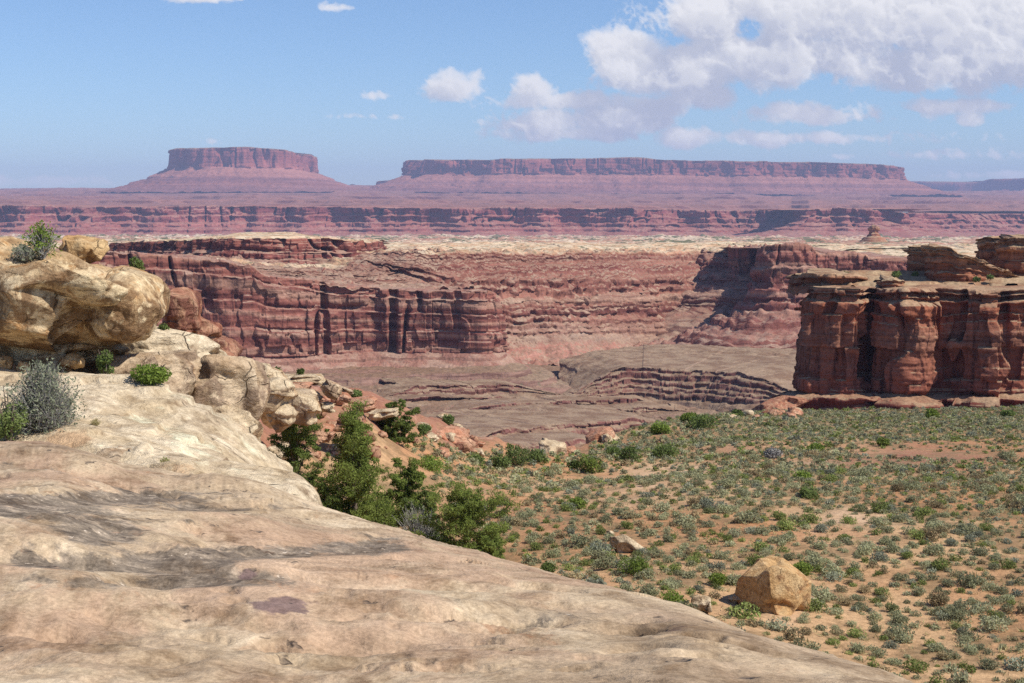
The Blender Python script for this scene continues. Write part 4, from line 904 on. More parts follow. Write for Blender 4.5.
def rock(name, box, D, dep, mat, label=None, cat='rock', seed=1, group=None, smooth=True, more=(), kind=None, **kw):
    """box = (px0, px1, py0, py1) seen at distance D: sets the rock's true width, height and place"""
    def one(box, D, dep, kw):
        x0, x1, y0, y1 = box
        c = W((x0 + x1) / 2, (y0 + y1) / 2, D)
        V, Fc = rock_arrays(((x1 - x0) / 2 / F * D, dep, (y1 - y0) / 2 / F * D), kw.pop('seed', seed), **kw)
        return c, V, Fc
    c, V, Fc = one(box, D, dep, dict(kw))
    Vs, Fs, n = [V], [Fc], len(V)
    for (b2, D2, dep2, kw2) in more:
        c2, V2, F2 = one(b2, D2, dep2, dict(kw2))
        Vs.append(V2 + (c2 - c)); Fs.append(F2 + n); n += len(V2)
    me = raw_mesh(name, np.vstack(Vs), np.vstack(Fs), 3, smooth)
    o = link(name, me, M[mat]); o.location = c
    return tag(o, label, cat, group, kind)

# pale slope behind the dome (left)
SP = [(-200, 372, 23), (40, 371, 22.8), (110, 380, 22.3), (190, 395, 21.8), (235, 420, 22), (-200, 440, 17.6), (40, 440, 17.6), (120, 452, 17), (190, 462, 17.2), (240, 475, 18), (300, 520, 19), (290, 480, 23), (-200, 520, 14.5), (40, 520, 14.3), (150, 520, 14.5), (0, 380, 27), (150, 400, 27), (-200, 380, 27), (260, 520, 15.5)]
sp = np.array([W(*p) for p in SP]); s_tps = TPS(sp[:, :2], sp[:, 2], 1e-3)
def slope_fn(X, Y, px, D):
    z = s_tps(X, Y) + 0.15 * fbm(X / 1.2, Y / 1.0, 0, 4, 131)
    q = (z + 0.1 * fbm(X / 1.6, Y / 1.6, 0, 3, 133)) / 0.16; fr = q - np.floor(q)
    z = z + 0.10 * (smooth01((fr - 0.78) / 0.18) - fr) * smooth01(0.4 + fbm(X / 1.5, Y / 1.5, 0, 2, 135))
    return z + 0.012 * fbm(X / 0.2, Y / 0.2, 0, 3, 137), None
tag(field_mesh('slope_terrain', -260, 290, 520, 14.6, 26.5, 300, slope_fn, M['cream'], smooth=True), kind='structure')

rock('boulder', (-105, 148, 238, 362), 24.0, 1.5, 'boulder', 'huge golden sandstone boulder with brown and white stains, topped by a spindly bush', 'boulder', 16, p=3.3, rough=0.15, cuts=3, cut_lo=0.88, sub=7, tilt=0.15, chips=60, chipd=0.05,
     bites=[(0.62, -0.9, -0.2, 0.13, 0.10), (-.5, -1, .1, .3, .06)], more=[((90, 165, 268, 350), 24.5, 1.15, dict(seed=18, p=2.4, rough=0.13, cuts=2, cut_lo=0.86, sub=6, tilt=0.4, chips=26, chipd=0.05))])
rock('boulder', (60, 107, 234, 268), 25.3, 0.5, 'gold', 'golden blocky rock sitting on top of the huge boulder', 'rock', 21, p=3.5, rough=0.15, cuts=6, sub=5, tilt=0.12)
rock('ledge', (-90, 118, 336, 384), 24.6, 1.0, 'boulder', 'shadowed ledge tucked under the huge boulder', 'rock ledge', 31, p=5, rough=0.10, cuts=3, ledge=0.08, sub=6)
for k, (b, D, dp, s, lab) in enumerate([((-8, 12, 356, 374), 23.2, .2, 41, 'small pale block at the left edge under the huge boulder'), ((17, 30, 360, 374), 23.2, .13, 42, 'small upright cream stone beneath the huge boulder'), ((60, 84, 352, 370), 23.6, .2, 43, 'wedge-shaped golden stone jammed under the huge boulder')]):
    rock('rock', b, D, dp, 'gold', lab, 'rock', s, p=3.5, rough=0.14, cuts=6, sub=4, tilt=0.15 * (k - 1))
rock('slab', (108, 200, 346, 412), 24.3, 0.8, 'stained', 'brown stained sandstone block behind the green shrub', 'rock', 51, p=4, rough=0.09, cuts=4, sub=6, tilt=0.10, ledge=0.02)
rock('rock', (96, 224, 324, 392), 28.0, 1.2, 'cream', 'pale rounded sandstone shoulder right of the huge boulder', 'rock', 61, p=2.6, rough=0.10, cuts=3, sub=6, tilt=0.16, ledge=0.02)
rock('rock', (176, 266, 352, 448), 25.5, 0.9, 'stained', 'grey-brown streaked bulging rock with a diagonal crack', 'rock', 71, p=2.6, rough=0.11, cuts=4, sub=6, tilt=0.30, ledge=0.02)
rock('rock', (176, 268, 408, 482), 23.6, 0.7, 'pale', 'pale bulbous rock at the foot of the grey-brown streaked one', 'rock', 72, p=2.5, rough=0.15, cuts=3, sub=6, tilt=-0.2, ledge=0.03)
rock('rock', (152, 200, 436, 470), 21.0, 0.4, 'pale', 'cracked cream rock wedged below the pale bulbous one', 'rock', 73, p=3, rough=0.13, cuts=4, sub=5)
rock('rock', (92, 148, 448, 486), 17.0, 0.5, 'stained', 'undercut rusty brown block at the end of the pale slope', 'rock', 76, p=3.2, rough=0.14, cuts=4, sub=5, tilt=0.1)
rock('rock', (118, 322, 458, 575), 16.6, 1.2, 'cream', 'pale smooth hump of rock just past the foreground slickrock', 'rock', 81, p=2.5, rough=0.05, cuts=2, cut_lo=0.8, sub=6, tilt=0.16)
rock('rock', (158, 198, 288, 340), 42.0, 1.0, 'darkred', 'red-brown square block behind the huge boulder', 'rock', 91, p=5, rough=0.07, cuts=3, sub=6, ledge=0.06)
rock('rock', (190, 220, 316, 346), 43.0, 0.8, 'darkred', 'smaller red-brown block beside the square one', 'rock', 92, p=4, rough=0.09, cuts=4, sub=5, ledge=0.06)
rock('rock', (128, 245, 330, 420), 48.0, 3.0, 'darkred', 'red ledge rising behind the pale shoulder', 'rock', 93, p=4, rough=0.08, cuts=3, sub=6, ledge=0.05)
for k, (b, D, dp, mt, lab, tl) in enumerate([
    ((236, 296, 374, 412), 36, .8, 'pale', 'cream flat-topped rock below the dark round bush', .12), ((240, 286, 362, 392), 41, .8, 'pale', 'cream rock dome topped by a small green bush', .1),
    ((262, 296, 394, 432), 36, .6, 'pale', 'cream bulge over the top of the leaning juniper', .3), ((284, 322, 392, 424), 41, .6, 'pale', 'sloping pale rock between the juniper and the rubble', .45), ((286, 312, 410, 446), 43, .6, 'redrock', 'orange-streaked boulder half behind the juniper', .5),
    ((268, 332, 373, 384), 52, 1.0, 'pale', 'topmost thin slab of the stacked ledge', .03), ((272, 316, 381, 394), 51, .9, 'redrock', 'middle slab of the stacked ledge in shadow', .0), ((284, 322, 388, 400), 50, .7, 'stained', 'lowest slab of the stacked ledge', .1),
    ((316, 342, 380, 396), 50, .4, 'stained', 'tilted block leaning beside the stacked ledge', .6), ((318, 337, 402, 412), 50, .4, 'pale', 'flat-topped pale stone on the dark red slope', .05), ((326, 354, 384, 392), 58, .5, 'stained', 'flat stone right of the stacked ledge', .35),
    ((300, 318, 396, 410), 50, .4, 'redrock', 'rusty block under the stacked ledge', .3), ((338, 352, 392, 402), 57, .3, 'redrock', 'small rusty stone at the end of the rubble', .2),
    ((404, 440, 434, 450), 80, 1.4, 'pale', 'pale slab cap on the orange mound', .05), ((412, 446, 442, 470), 81, 1.4, 'redrock', 'orange ledge under the pale slab cap', .05), ((428, 482, 428, 468), 88, 2.4, 'redrock', 'broad orange rock mound by the canyon edge', .2),
    ((470, 498, 442, 462), 92, 1.4, 'redrock', 'orange rock at the right end of the mound', .25), ((536, 566, 438, 462), 112, 1.5, 'pale', 'cream boulder at the canyon lip', .1), ((584, 616, 428, 450), 122, 1.5, 'redrock', 'layered tan rock on the canyon lip with a dark hollow', -.3),
    ((598, 622, 434, 452), 121, 1.2, 'pale', 'pale block leaning on the layered tan rock', .3), ((562, 580, 446, 458), 113, .8, 'redrock', 'low rusty rock between two rocks on the canyon lip', .1)]):
    rock('rock', b, D, dp, mt, lab, 'rock', 300 + k, p=3.2 if b[3] - b[2] > 18 else 4.5, rough=0.12, cuts=5, sub=5, tilt=tl, ledge=0.05)
for k, (b, D, mt, lab) in enumerate([((222, 262, 384, 402), 60, 'darkred', 'dark red ledge slab on the skyline left of the stacked ledge'), ((238, 278, 392, 408), 55, 'redrock', 'rusty slab below the dark red skyline ledge'), ((296, 330, 396, 408), 62, 'darkred', 'dark red slab behind the rubble of the stacked ledge'), ((340, 376, 398, 412), 68, 'redrock', 'broken rusty slab at the head of the red slope'),
    ((336, 366, 414, 428), 60, 'darkred', 'dark red ledge across the middle of the red slope'), ((368, 398, 408, 420), 72, 'pale', 'pale broken slab high on the red slope'), ((310, 336, 428, 444), 52, 'redrock', 'rusty ledge low on the red slope between the pines'), ((268, 300, 440, 470), 46, 'pale', 'pale block beneath the leaning juniper')]):
    rock('slab', b, D, .9, mt, lab, 'rock', 660 + k, p=4.5, rough=0.12, cuts=5, sub=5, tilt=.12 * (-1) ** k, ledge=0.07)
# boulders on the flat
rock('boulder', (744, 800, 559, 615), 42.3, 0.95, 'gold', 'big square tan boulder sitting on the flat with a dark undercut corner', 'boulder', 507, p=7, rough=0.05, cuts=3, cut_lo=0.88, sub=6, tilt=0.06, yaw=0.7, chips=18, chipd=0.06, bites=[(-0.9, -0.9, -0.9, 0.4, 0.16)])
rock('rock', (606, 650, 535, 562), 51.5, 0.45, 'pale', 'pale wedge-shaped rock tilted up on the flat', 'rock', 513, p=3.4, rough=0.08, cuts=6, cut_lo=0.55, sub=5, tilt=0.42, bites=[(-0.3, -0.8, -0.6, 0.5, 0.3)])
for k, (b, lab) in enumerate([((690, 713, 594, 614), 'rounded cream rock beside the foreground crest and yellow-green bush'), ((728, 746, 594, 604), 'pale flat stone at the left foot of the square tan boulder'), ((788, 804, 600, 608), 'flat cream stone at the right foot of the square tan boulder'), ((606, 614, 530, 537), 'little pale stone behind the tilted wedge'), ((806, 818, 596, 604), 'small tan stone right of the square boulder')]):
    p = hit((b[0] + b[1]) / 2, b[3] - 1)
    rock('stone', b, float(p[1]), 0.3, 'pale', lab, 'stone', 530 + k, p=3, rough=0.12, cuts=5, sub=4)
RB = random.Random(4)
for k in range(124):                                   # rubble on the red slope and at the foot of the dark butte
    if k < 104: px, py = RB.uniform(300, 500), RB.uniform(398, 462)
    else: px, py = RB.uniform(722, 800), RB.uniform(411, 418)
    p = hit(px, py); s = (0.1 + 0.5 * RB.random() ** 2.2) * (1 if k < 104 else 1.8)
    if k < 104: lab, grp = 'loose stone lying on the dark red slope above the pines', 'stones on the red slope'
    else: lab, grp = 'loose rock in the rubble at the left foot of the dark butte', 'rubble below the dark butte'
    V, Fc = rock_arrays((s, s * .8, s * .6), 600 + k, p=3, rough=.15, cuts=5, sub=3, yaw=RB.uniform(0, 3))
    o = link('rock', raw_mesh('rock', V, Fc, 3, True), M[RB.choice(['pale', 'redrock', 'redrock', 'darkred'])]); o.location = p + np.array([0, 0, s * .25])
    tag(o, lab, 'rock', grp)
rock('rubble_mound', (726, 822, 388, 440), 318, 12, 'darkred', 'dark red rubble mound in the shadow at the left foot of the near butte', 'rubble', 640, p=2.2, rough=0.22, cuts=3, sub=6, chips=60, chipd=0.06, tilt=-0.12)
# balanced knob far off on the plateau
ko = cliff('rock_tower', [P4(a, b, D, c) for (a, b, D, c) in [(868, 227, 2600, 241), (872, 225, 2590, 241), (876, 225, 2590, 241), (880, 227, 2600, 241), (878, 227, 2612, 241), (870, 227, 2612, 241)]], [(1.0, -2), (0.95, 0.6), (0.75, 0.6), (0.7, -2.5), (0.5, -2), (0.45, 1), (0.3, 2), (0.25, 8), (0.0, 14), (-0.1, 18)], M['butte_cap'], 90, 40, 611, 1.5, closed=True, sm=0.03, cap_to=(W(872, 225, 2600)[0], W(876, 225, 2600)[0], 2601, .5), block=0.6, layer=0.5, rough=0.4)
tag(ko, 'small balanced rock knob standing up from the pale plateau', 'rock tower', kind='structure')

# ------------------------------------------------------------------ plants
def leaves(C, size, rs, aspect=0.5, up=0.0):
    """one pointed quad per centre, random attitude"""
    n = len(C)
    a = rs.normal(size=(n, 3)); a[:, 2] += up; a /= np.linalg.norm(a, axis=1)[:, None]
    b = np.cross(a, rs.normal(size=(n, 3))); b /= np.linalg.norm(b, axis=1)[:, None] + 1e-9
    s = np.asarray(size) * rs.uniform(0.6, 1.4, n)
    a = a * s[:, None]; b = b * (s * aspect)[:, None]
    V = np.stack([C - a, C - a * 0.1 + b, C + a, C - a * 0.1 - b], 1).reshape(-1, 3)
    return V, np.arange(4 * n).reshape(n, 4)
def tube(pts, rad, k=6):
    pts = np.array(pts); V, Fs = [], []
    for i, p in enumerate(pts):
        t = pts[min(i + 1, len(pts) - 1)] - pts[max(i - 1, 0)]; t = t / (np.linalg.norm(t) + 1e-9)
        u = np.cross(t, [0.31, 0.87, 0.2]); u /= np.linalg.norm(u) + 1e-9; v = np.cross(t, u)
        for j in range(k):
            a = 2 * math.pi * j / k; V.append(p + rad[i] * (math.cos(a) * u + math.sin(a) * v))
    for i in range(len(pts) - 1):
        for j in range(k): Fs.append([i * k + j, i * k + (j + 1) % k, (i + 1) * k + (j + 1) % k, (i + 1) * k + j])
    return np.array(V), np.array(Fs)
class Acc:
    def __init__(self): self.V, self.F, self.T, self.n = [], [], [], 0
    def add(self, V, Fc, tint=0.0):
        self.V.append(V); self.F.append(Fc + self.n); self.T.append(np.full(len(V), tint)); self.n += len(V)
    def mesh(self, name): return raw_mesh(name, np.vstack(self.V), np.vstack(self.F), 4, False, {'tint': np.concatenate(self.T)})
def bush_arrays(n, leaf, rs, flat=0.75, lobes=7):
    """unit bush: radius 1, height flat, of many small leaves in a few uneven lobes"""
    qa, qr = rs.uniform(0, 6.28, lobes), .5 * rs.rand(lobes) ** .5
    cs = np.stack([qr * np.cos(qa), qr * np.sin(qa), (.12 + .55 * rs.rand(lobes) * (1 - qr)) * flat + .1], 1)
    rr = rs.uniform(.36, .5, lobes)
    cs[0, :2] = 0; rr[0] = .6
    k = rs.randint(0, lobes, n)
    d = rs.normal(size=(n, 3)); d /= np.linalg.norm(d, axis=1)[:, None]
    C = cs[k] + d * (rr[k] * rs.uniform(0.35, 1.0, n) ** 0.5)[:, None] * np.array([1, 1, .8])
    C[:, 2] = np.abs(C[:, 2]) + 0.01
    return leaves(C, leaf, rs, 0.45, 0.4)
def bush(name, pos, r, h, mat, label, cat, seed, n=900, leaf=0.06, group=None, stems=True, lobes=9):
    rs = np.random.RandomState(seed)
    root = bpy.data.objects.new(name, None); COL.objects.link(root); root.location = pos; root.empty_display_size = 0.1
    tag(root, label, cat, group)
    V, Fc = bush_arrays(n, leaf / r, rs, h / r, lobes)
    V = V * r
    a = Acc(); a.add(V, Fc, rs.rand())
    link('foliage', a.mesh('foliage'), M[mat], root)
    if stems:
        a = Acc()
        for _ in range(9):
            q = rs.uniform(0, 6.28); L = rs.uniform(.5, .9)
            e = np.array([math.cos(q) * r * L * .7, math.sin(q) * r * L * .7, h * L])
            a.add(*tube([(0, 0, -0.15), e * .45 + np.array([0, 0, .04]), e], [.012 + .02 * r, .008 + .012 * r, .004], 5))
        link('stem', a.mesh('stem'), M['bark'], root)
    return root
def tree(name, pos, H, Wd, label, cat, seed, mat='pine', lean=(0, 0), shape='cone', clumps=70, per=120, leaf=0.055, group=None, crown_base=0.12):
    rs = np.random.RandomState(seed)
    root = bpy.data.objects.new(name, None); COL.objects.link(root); root.location = pos
    tag(root, label, cat, group)
    tr = Acc(); cr = Acc()
    nseg = 8; pts = []
    for i in range(nseg + 1):
        t = i / nseg
        pts.append(np.array([lean[0] * t * H + 0.06 * H * math.sin(3 * t + seed) * t, lean[1] * t * H + 0.05 * H * math.cos(2.3 * t + seed) * t, -0.3 + t * (H * 0.93 + 0.3)]))
    tr.add(*tube(pts, [0.035 * H * (1 - 0.85 * i / nseg) for i in range(nseg + 1)], 8))
    nl = max(10, clumps // 8); ns = 13
    for c in range(nl):
        t = crown_base + (1 - crown_base) * (c + rs.rand()) / nl
        if shape == 'cone': env = min(1.0, .75 + t) * (1.0 if t < .38 else max(.16, 1.0 - (t - .38) / .66))
        else: env = math.sqrt(max(0.06, 1 - (2 * (t - .46) * .95) ** 2))
        q = c * 2.4 + rs.uniform(-.7, .7); r = Wd / 2 * env * rs.uniform(0.4, 1.4)
        base = pts[min(nseg, int(t * nseg * 0.8))]
        end = np.array([base[0] + math.cos(q) * r, base[1] + math.sin(q) * r, max(.12, t * H + 0.08 * H * rs.uniform(-.6, 1))])
        mid = (base + end) / 2 - np.array([0, 0, 0.05 * H * rs.rand()])
        tr.add(*tube([base, mid, end], [0.012 * H * (1 - .7 * t), 0.008 * H * (1 - .6 * t), 0.003], 4))
        tint = rs.rand() * 0.8
        for k in range(ns):
            u = rs.uniform(.30, 1.06)
            o_ = base + (end - base) * u + rs.normal(size=3) * np.array([.07, .07, .05]) * Wd * (1.15 - .5 * t)
            o_[2] = max(.05, o_[2])
            tr.add(*tube([base + (end - base) * max(.2, u - .25), o_], [0.004 * H * .5, 0.002], 3))
            cl = Wd * rs.uniform(0.035, 0.095)
            d = rs.normal(size=(per, 3)); d /= np.linalg.norm(d, axis=1)[:, None]
            C = o_ + d * (cl * rs.rand(per) ** 0.4)[:, None] * np.array([1.2, 1.2, 0.7])
            V, Fc = leaves(C, leaf, rs, 0.26, 0.5)
            cr.add(V, Fc, tint + .15 * rs.rand())
    link('trunk', tr.mesh('trunk'), M['bark'], root)
    link('crown', cr.mesh('crown'), M[mat], root)
    return root

def at(px, py): return hit(px, py)
# pines and junipers beyond the dome
D2 = lambda px, D: np.array([(px - CX) / F * D, D, float(ground_z(np.array([(px - CX) / F * D]), np.array([float(D)]))[0][0])])
def metres(npx, D): return npx / F * D
p = D2(355, 53); tree('pine_tree', p, W(355, 411, 53)[2] - p[2], metres(92, 53), 'tall dark green pinyon pine, the tallest tree past the foreground rock', 'tree', 701, 'pine', (0.0, 0), 'cone', 312, 82, 0.06)
p = D2(404, 56); tree('pine_tree', p, W(404, 462, 56)[2] - p[2], metres(54, 56), 'mid green pine crowding the right side of the tallest pinyon', 'tree', 702, 'pine', (0.02, 0), 'round', 182, 77, 0.06)
p = D2(300, 42); tree('juniper_tree', p, W(274, 402, 42)[2] - p[2], metres(58, 42), 'dark juniper leaning left against the pale rocks', 'tree', 703, 'pine_dark', (-0.2, 0), 'round', 208, 71, 0.05)
p = D2(462, 51); tree('juniper_tree', p, W(462, 487, 51)[2] - p[2], metres(84, 51), 'broad bushy green juniper at the crest of the foreground rock', 'tree', 704, 'pine', (0.0, 0), 'round', 260, 82, 0.055, crown_base=0.02)
p = D2(488, 47.5); tree('juniper_tree', p, W(488, 538, 47.5)[2] - p[2], metres(44, 47.5), 'low green juniper at the right foot of the broad bushy one', 'tree', 705, 'pine', (0.05, 0), 'round', 104, 71, 0.05, crown_base=0.0)
p = hit(395, 443); tree('juniper_tree', p, metres(40, p[1]), metres(40, p[1]), 'round dark juniper standing on the orange mound behind the pines', 'tree', 706, 'pine_dark', (0, 0), 'round', 156, 60, 0.08)
p = D2(322, 52); tree('juniper_tree', p, W(322, 482, 52)[2] - p[2], metres(50, 52), 'low shadowy juniper filling the left foot of the tallest pinyon', 'tree', 709, 'pine_dark', (0, 0), 'round', 130, 71, 0.055, crown_base=0.0)
p = D2(430, 54); tree('juniper_tree', p, W(430, 488, 54)[2] - p[2], metres(46, 54), 'small olive juniper between the pines and the broad bushy juniper', 'tree', 707, 'olive', (0, 0), 'round', 117, 60, 0.055, crown_base=0.05)
# bare grey shrub in the gap
def twiggy(name, pos, r, h, label, cat, seed, n=160, mat='grey', leafmat=None, nl=0, leaf=.03, thick=.006):
    rs = np.random.RandomState(seed)
    root = bpy.data.objects.new(name, None); COL.objects.link(root); root.location = pos
    tag(root, label, cat)
    a = Acc(); tips = []
    for i in range(n):
        q = rs.uniform(0, 6.28); L = rs.uniform(.55, 1); ph = rs.uniform(.15, 1.5)
        e = np.array([math.cos(q) * r * L * math.cos(ph), math.sin(q) * r * L * math.cos(ph), h * L * math.sin(ph) + .03])
        s = rs.normal(size=3) * .12 * r; s[2] = -0.02
        mid = s * .6 + e * .5 + rs.normal(size=3) * .06 * r
        a.add(*tube([s * .5, mid, e], [thick * 2, thick * 1.2, thick * .5], 3))
        for _ in range(3):
            e2 = mid + (e - mid) * rs.rand() + rs.normal(size=3) * .16 * r
            a.add(*tube([mid + (e - mid) * .3 * rs.rand(), e2], [thick, thick * .4], 3)); tips.append(e2)
        tips.append(e)
    link('twigs', a.mesh('twigs'), M[mat], root)
    if leafmat:
        T = np.array(tips); k = rs.randint(0, len(T), nl)
        C = T[k] + rs.normal(size=(nl, 3)) * .07 * r; C[:, 2] = np.abs(C[:, 2])
        b = Acc(); b.add(*leaves(C, leaf, rs, .4, .5), rs.rand()); link('foliage', b.mesh('foliage'), M[leafmat], root)
    return root
twiggy('bare_shrub', D2(415, 52.5), metres(34, 52.5), metres(52, 52.5), 'bare grey shrub between the pines, showing pale twigs', 'shrub', 711, 150, 'grey', 'greyblue', 900, .04, .012)
twiggy('bare_shrub', D2(446, 49), metres(16, 49), metres(16, 49), 'small grey twiggy shrub under the olive juniper', 'shrub', 712, 80, 'grey', 'greyblue', 300, .04, .01)

# shrubs on the left rocks
def on_slope(px, D):
    X = (px - CX) / F * D
    return np.array([X, D, float(slope_fn(np.array([X]), np.array([float(D)]), None, None)[0][0])])
twiggy('grey_shrub', on_slope(38, 17.9), metres(44, 17.9), metres(68, 17.9), 'large grey-blue twiggy shrub by the left edge above the slickrock', 'shrub', 721, 420, 'grey', 'greyblue', 5200, .022, .0035)
bush('green_shrub', on_slope(4, 17.5), metres(26, 17.5), metres(62, 17.5), 'olive', 'dark green leafy shrub cut by the left edge below the grey one', 'shrub', 722, 1500, .022)
bush('green_shrub', on_slope(149, 21.3), metres(25, 21.3), metres(24, 21.3), 'green', 'bright green low shrub on the slab in front of the brown block', 'shrub', 723, 1600, .028)
bush('green_shrub', W(106, 378, 22.6), metres(13, 22.6), metres(38, 22.6), 'olive', 'upright green shrub in the crevice under the huge boulder', 'shrub', 724, 900, .026)
twiggy('spindly_bush', W(42, 258, 23.6), metres(22, 23.6), metres(36, 23.6), 'spindly yellow-green bush growing on top of the huge boulder', 'bush', 725, 60, 'grey', 'green', 750, .032, .005)
twiggy('grey_shrub', W(24, 260, 23.4), metres(16, 23.4), metres(16, 23.4), 'small grey shrub on top of the huge boulder', 'shrub', 726, 110, 'grey', 'greyblue', 700, .022, .004)
bush('green_shrub', W(136, 279, 25.0), metres(12, 25), metres(28, 25), 'olive', 'dark green bush sprouting from the right shoulder of the huge boulder', 'bush', 727, 800, .03)
bush('green_shrub', W(234, 374, 31), metres(11, 31), metres(17, 31), 'pine', 'dark round bush on the rock right of the grey-brown bulge', 'bush', 728, 800, .04)
bush('green_shrub', W(263, 386, 37), metres(12, 37), metres(17, 37), 'olive', 'small green bush on a cream rock dome', 'bush', 729, 700, .045)
bush('green_shrub', W(163, 330, 27.5), metres(7, 27.5), metres(8, 27.5), 'olive', 'small dry bush on the pale shoulder beside the boulder tip', 'bush', 730, 300, .03)
bush('green_shrub', W(255, 371, 52), metres(6, 52), metres(10, 52), 'pine', 'tiny dark bush left of the stacked ledge', 'bush', 731, 300, .06)
for k, (px, w_) in enumerate([(276, 8), (300, 6)]): bush('green_shrub', W(px, 374, 52), metres(w_, 52), metres(8, 52), 'olive', ['low bush on the left end of the stacked ledge top', 'low bush on the right part of the stacked ledge top'][k], 'bush', 732 + k, 260, .06)
twiggy('grass_tuft', on_slope(64, 19.5), metres(6, 19.5), metres(10, 19.5), 'small green tuft right of the large grey-blue shrub', 'grass tuft', 735, 40, 'straw', 'olive', 120, .02, .003)
twiggy('grass_tuft', on_slope(91, 18.6), metres(7, 18.6), metres(6, 18.6), 'dry straw tuft alone on the pale slope', 'grass tuft', 736, 60, 'straw', None, 0, .02, .003)
twiggy('grass_tuft', W(165, 466, 16.4), metres(7, 16.4), metres(6, 16.4), 'pale green tuft on the smooth hump of rock', 'grass tuft', 737, 50, 'straw', 'green', 60, .015, .003)

# bushes at the far edge of the flat and along the canyon lip
EB = [(435, 412, 10, 12, 'olive', 'round olive bush at the top of the red slope'), (421, 434, 11, 13, 'olive', 'olive bush behind the pale slab cap'), (447, 424, 10, 8, 'olive', 'low olive bush on the top of the orange mound'), (354, 398, 10, 9, 'olive', 'small bush at the head of the red slope'),
      (520, 466, 22, 24, 'olive', 'tall olive bush by the canyon lip left of the cream boulder'), (500, 468, 14, 14, 'olive', 'lower bush at the left of the tall olive bush'), (538, 462, 14, 14, 'olive', 'bush at the right of the tall olive bush'), (592, 472, 18, 20, 'pine', 'dark green bush alone near the canyon lip'), (630, 461, 18, 16, 'olive', 'wide green bush beside the dark one near the lip'),
      (662, 434, 14, 14, 'green', 'bright green bush on the slope of the lip'), (704, 428, 20, 12, 'olive', 'wide green bush at the far left of the sage flat'), (690, 422, 12, 10, 'green', 'bright bush behind the wide green one'), (668, 457, 16, 13, 'olive', 'olive bush below the bright bush of the lip'), (740, 417, 9, 8, 'olive', 'small bush by the rubble of the dark butte'),
      (935, 419, 11, 11, 'green', 'green bush at the foot of the dark butte'), (820, 452, 12, 9, 'green', 'yellow-green bush in the middle of the far flat'), (887, 446, 8, 11, 'pine', 'dark upright bush on the far flat'), (776, 458, 13, 10, 'grey', 'bare grey-brown bush on the far flat'), (806, 480, 13, 8, 'green', 'pale green bush on the sandy strip'), (815, 498, 15, 9, 'olive', 'olive bush below the sandy strip'),
      (640, 574, 24, 12, 'green', 'low wide green bush in front of the tilted wedge rock'), (676, 607, 22, 14, 'green', 'bright green bush peeping over the foreground crest'), (722, 586, 15, 12, 'green', 'yellow-green bush left of the square tan boulder'), (806, 575, 16, 14, 'green', 'green bush behind the square tan boulder'), (578, 508, 15, 8, 'green', 'green low bush in the left part of the flat'),
      (548, 572, 14, 8, 'olive', 'green bush at the crest right of the low juniper'), (1012, 418, 10, 9, 'olive', 'bush at the right edge under the dark butte'), (475, 463, 13, 8, 'olive', 'small bush below the orange mound'), (430, 470, 22, 12, 'green', 'light green bush below the pale slab cap'), (482, 512, 8, 16, 'grey', 'upright dead grey bush above the broad juniper'), (575, 468, 9, 8, 'olive', 'little bush left of the dark green one'), (614, 455, 9, 9, 'olive', 'little bush on the layered tan rock')]
for k, (px, py, rw, hh, mt, lab) in enumerate(EB):
    p = hit(px, py); d = p[1]
    bush('desert_bush', p, metres(rw, d), metres(hh, d), mt, lab, 'bush', 750 + k, 1100, max(0.035, 0.0009 * d))
for k, (px, py, D, w_, h_, lab) in enumerate([(897, 274, 335, 7, 6, 'round green bush on the ledge left of the layered tower'), (915, 273, 345, 5, 4, 'small bush close to the layered tower'), (845, 272, 345, 4, 3, 'tiny bush on the overhanging ledge corner'), (976, 279, 330, 5, 6, 'bush on the bench below the right edge tower'), (990, 276, 332, 5, 5, 'bush between the two towers')]):
    bush('desert_bush', W(px, py + 3, D), metres(w_, D), metres(h_, D), 'olive', lab, 'bush', 820 + k, 300, 0.3, stems=False)

# sagebrush over the flat: the largest 290 each its own object, the rest one mass
rs = np.random.RandomState(77)
cand = []
sp0 = 0.61
gy = np.arange(34, 172, sp0)
for yv in gy:
    sp_ = sp0 * (1 + max(0, (yv - 90) / 160))
    x0, x1 = (360 - CX) / F * yv, (1120 - CX) / F * yv
    n = int((x1 - x0) / sp_)
    xs = x0 + (np.arange(n) + rs.uniform(.15, .85, n)) * sp_
    cand.append(np.stack([xs, yv + rs.uniform(-.5, .5, n) * sp_], 1))
cand = np.vstack(cand)
pxc = CX + F * cand[:, 0] / cand[:, 1]
De = np.interp(pxc, *EDGE)
zz, redm, e = ground_z(cand[:, 0], cand[:, 1])
gx, gyv = cand[:, 0], cand[:, 1]
_, att = ground_fn(gx, gyv, pxc, gyv)
dens = 1.0 + 0.25 * smooth01((60 - gyv) / 15) + 0.5 * fbm(gx / 6, gyv / 6, 0, 3, 141) + 0.25 * fbm(gx / 1.8, gyv / 1.8, 0, 2, 143)
dens = dens - 0.55 * att['sand'] - 0.85 * np.clip(att['red'] * 1.3, 0, 1) + 0.35 * att['cover']
keep = (rs.rand(len(cand)) < dens) & (gyv < De - 1) & (redm < 0.3) & (pxc > np.interp(gyv, [36, 60, 75, 95], [640, 440, 400, 470]))
for (bx, by, br) in [((769 - CX) / F * 42.3, 42.3, 1.3), ((628 - CX) / F * 51.5, 51.5, 0.8)]:
    keep &= (gx - bx) ** 2 + (gyv - by) ** 2 > br ** 2
pts = np.stack([gx, gyv, zz], 1)[keep]
rad = np.clip(0.25 * np.exp(0.34 * rs.normal(size=len(pts))), .1, .62) * (0.85 + 0.3 * rs.rand(len(pts)))
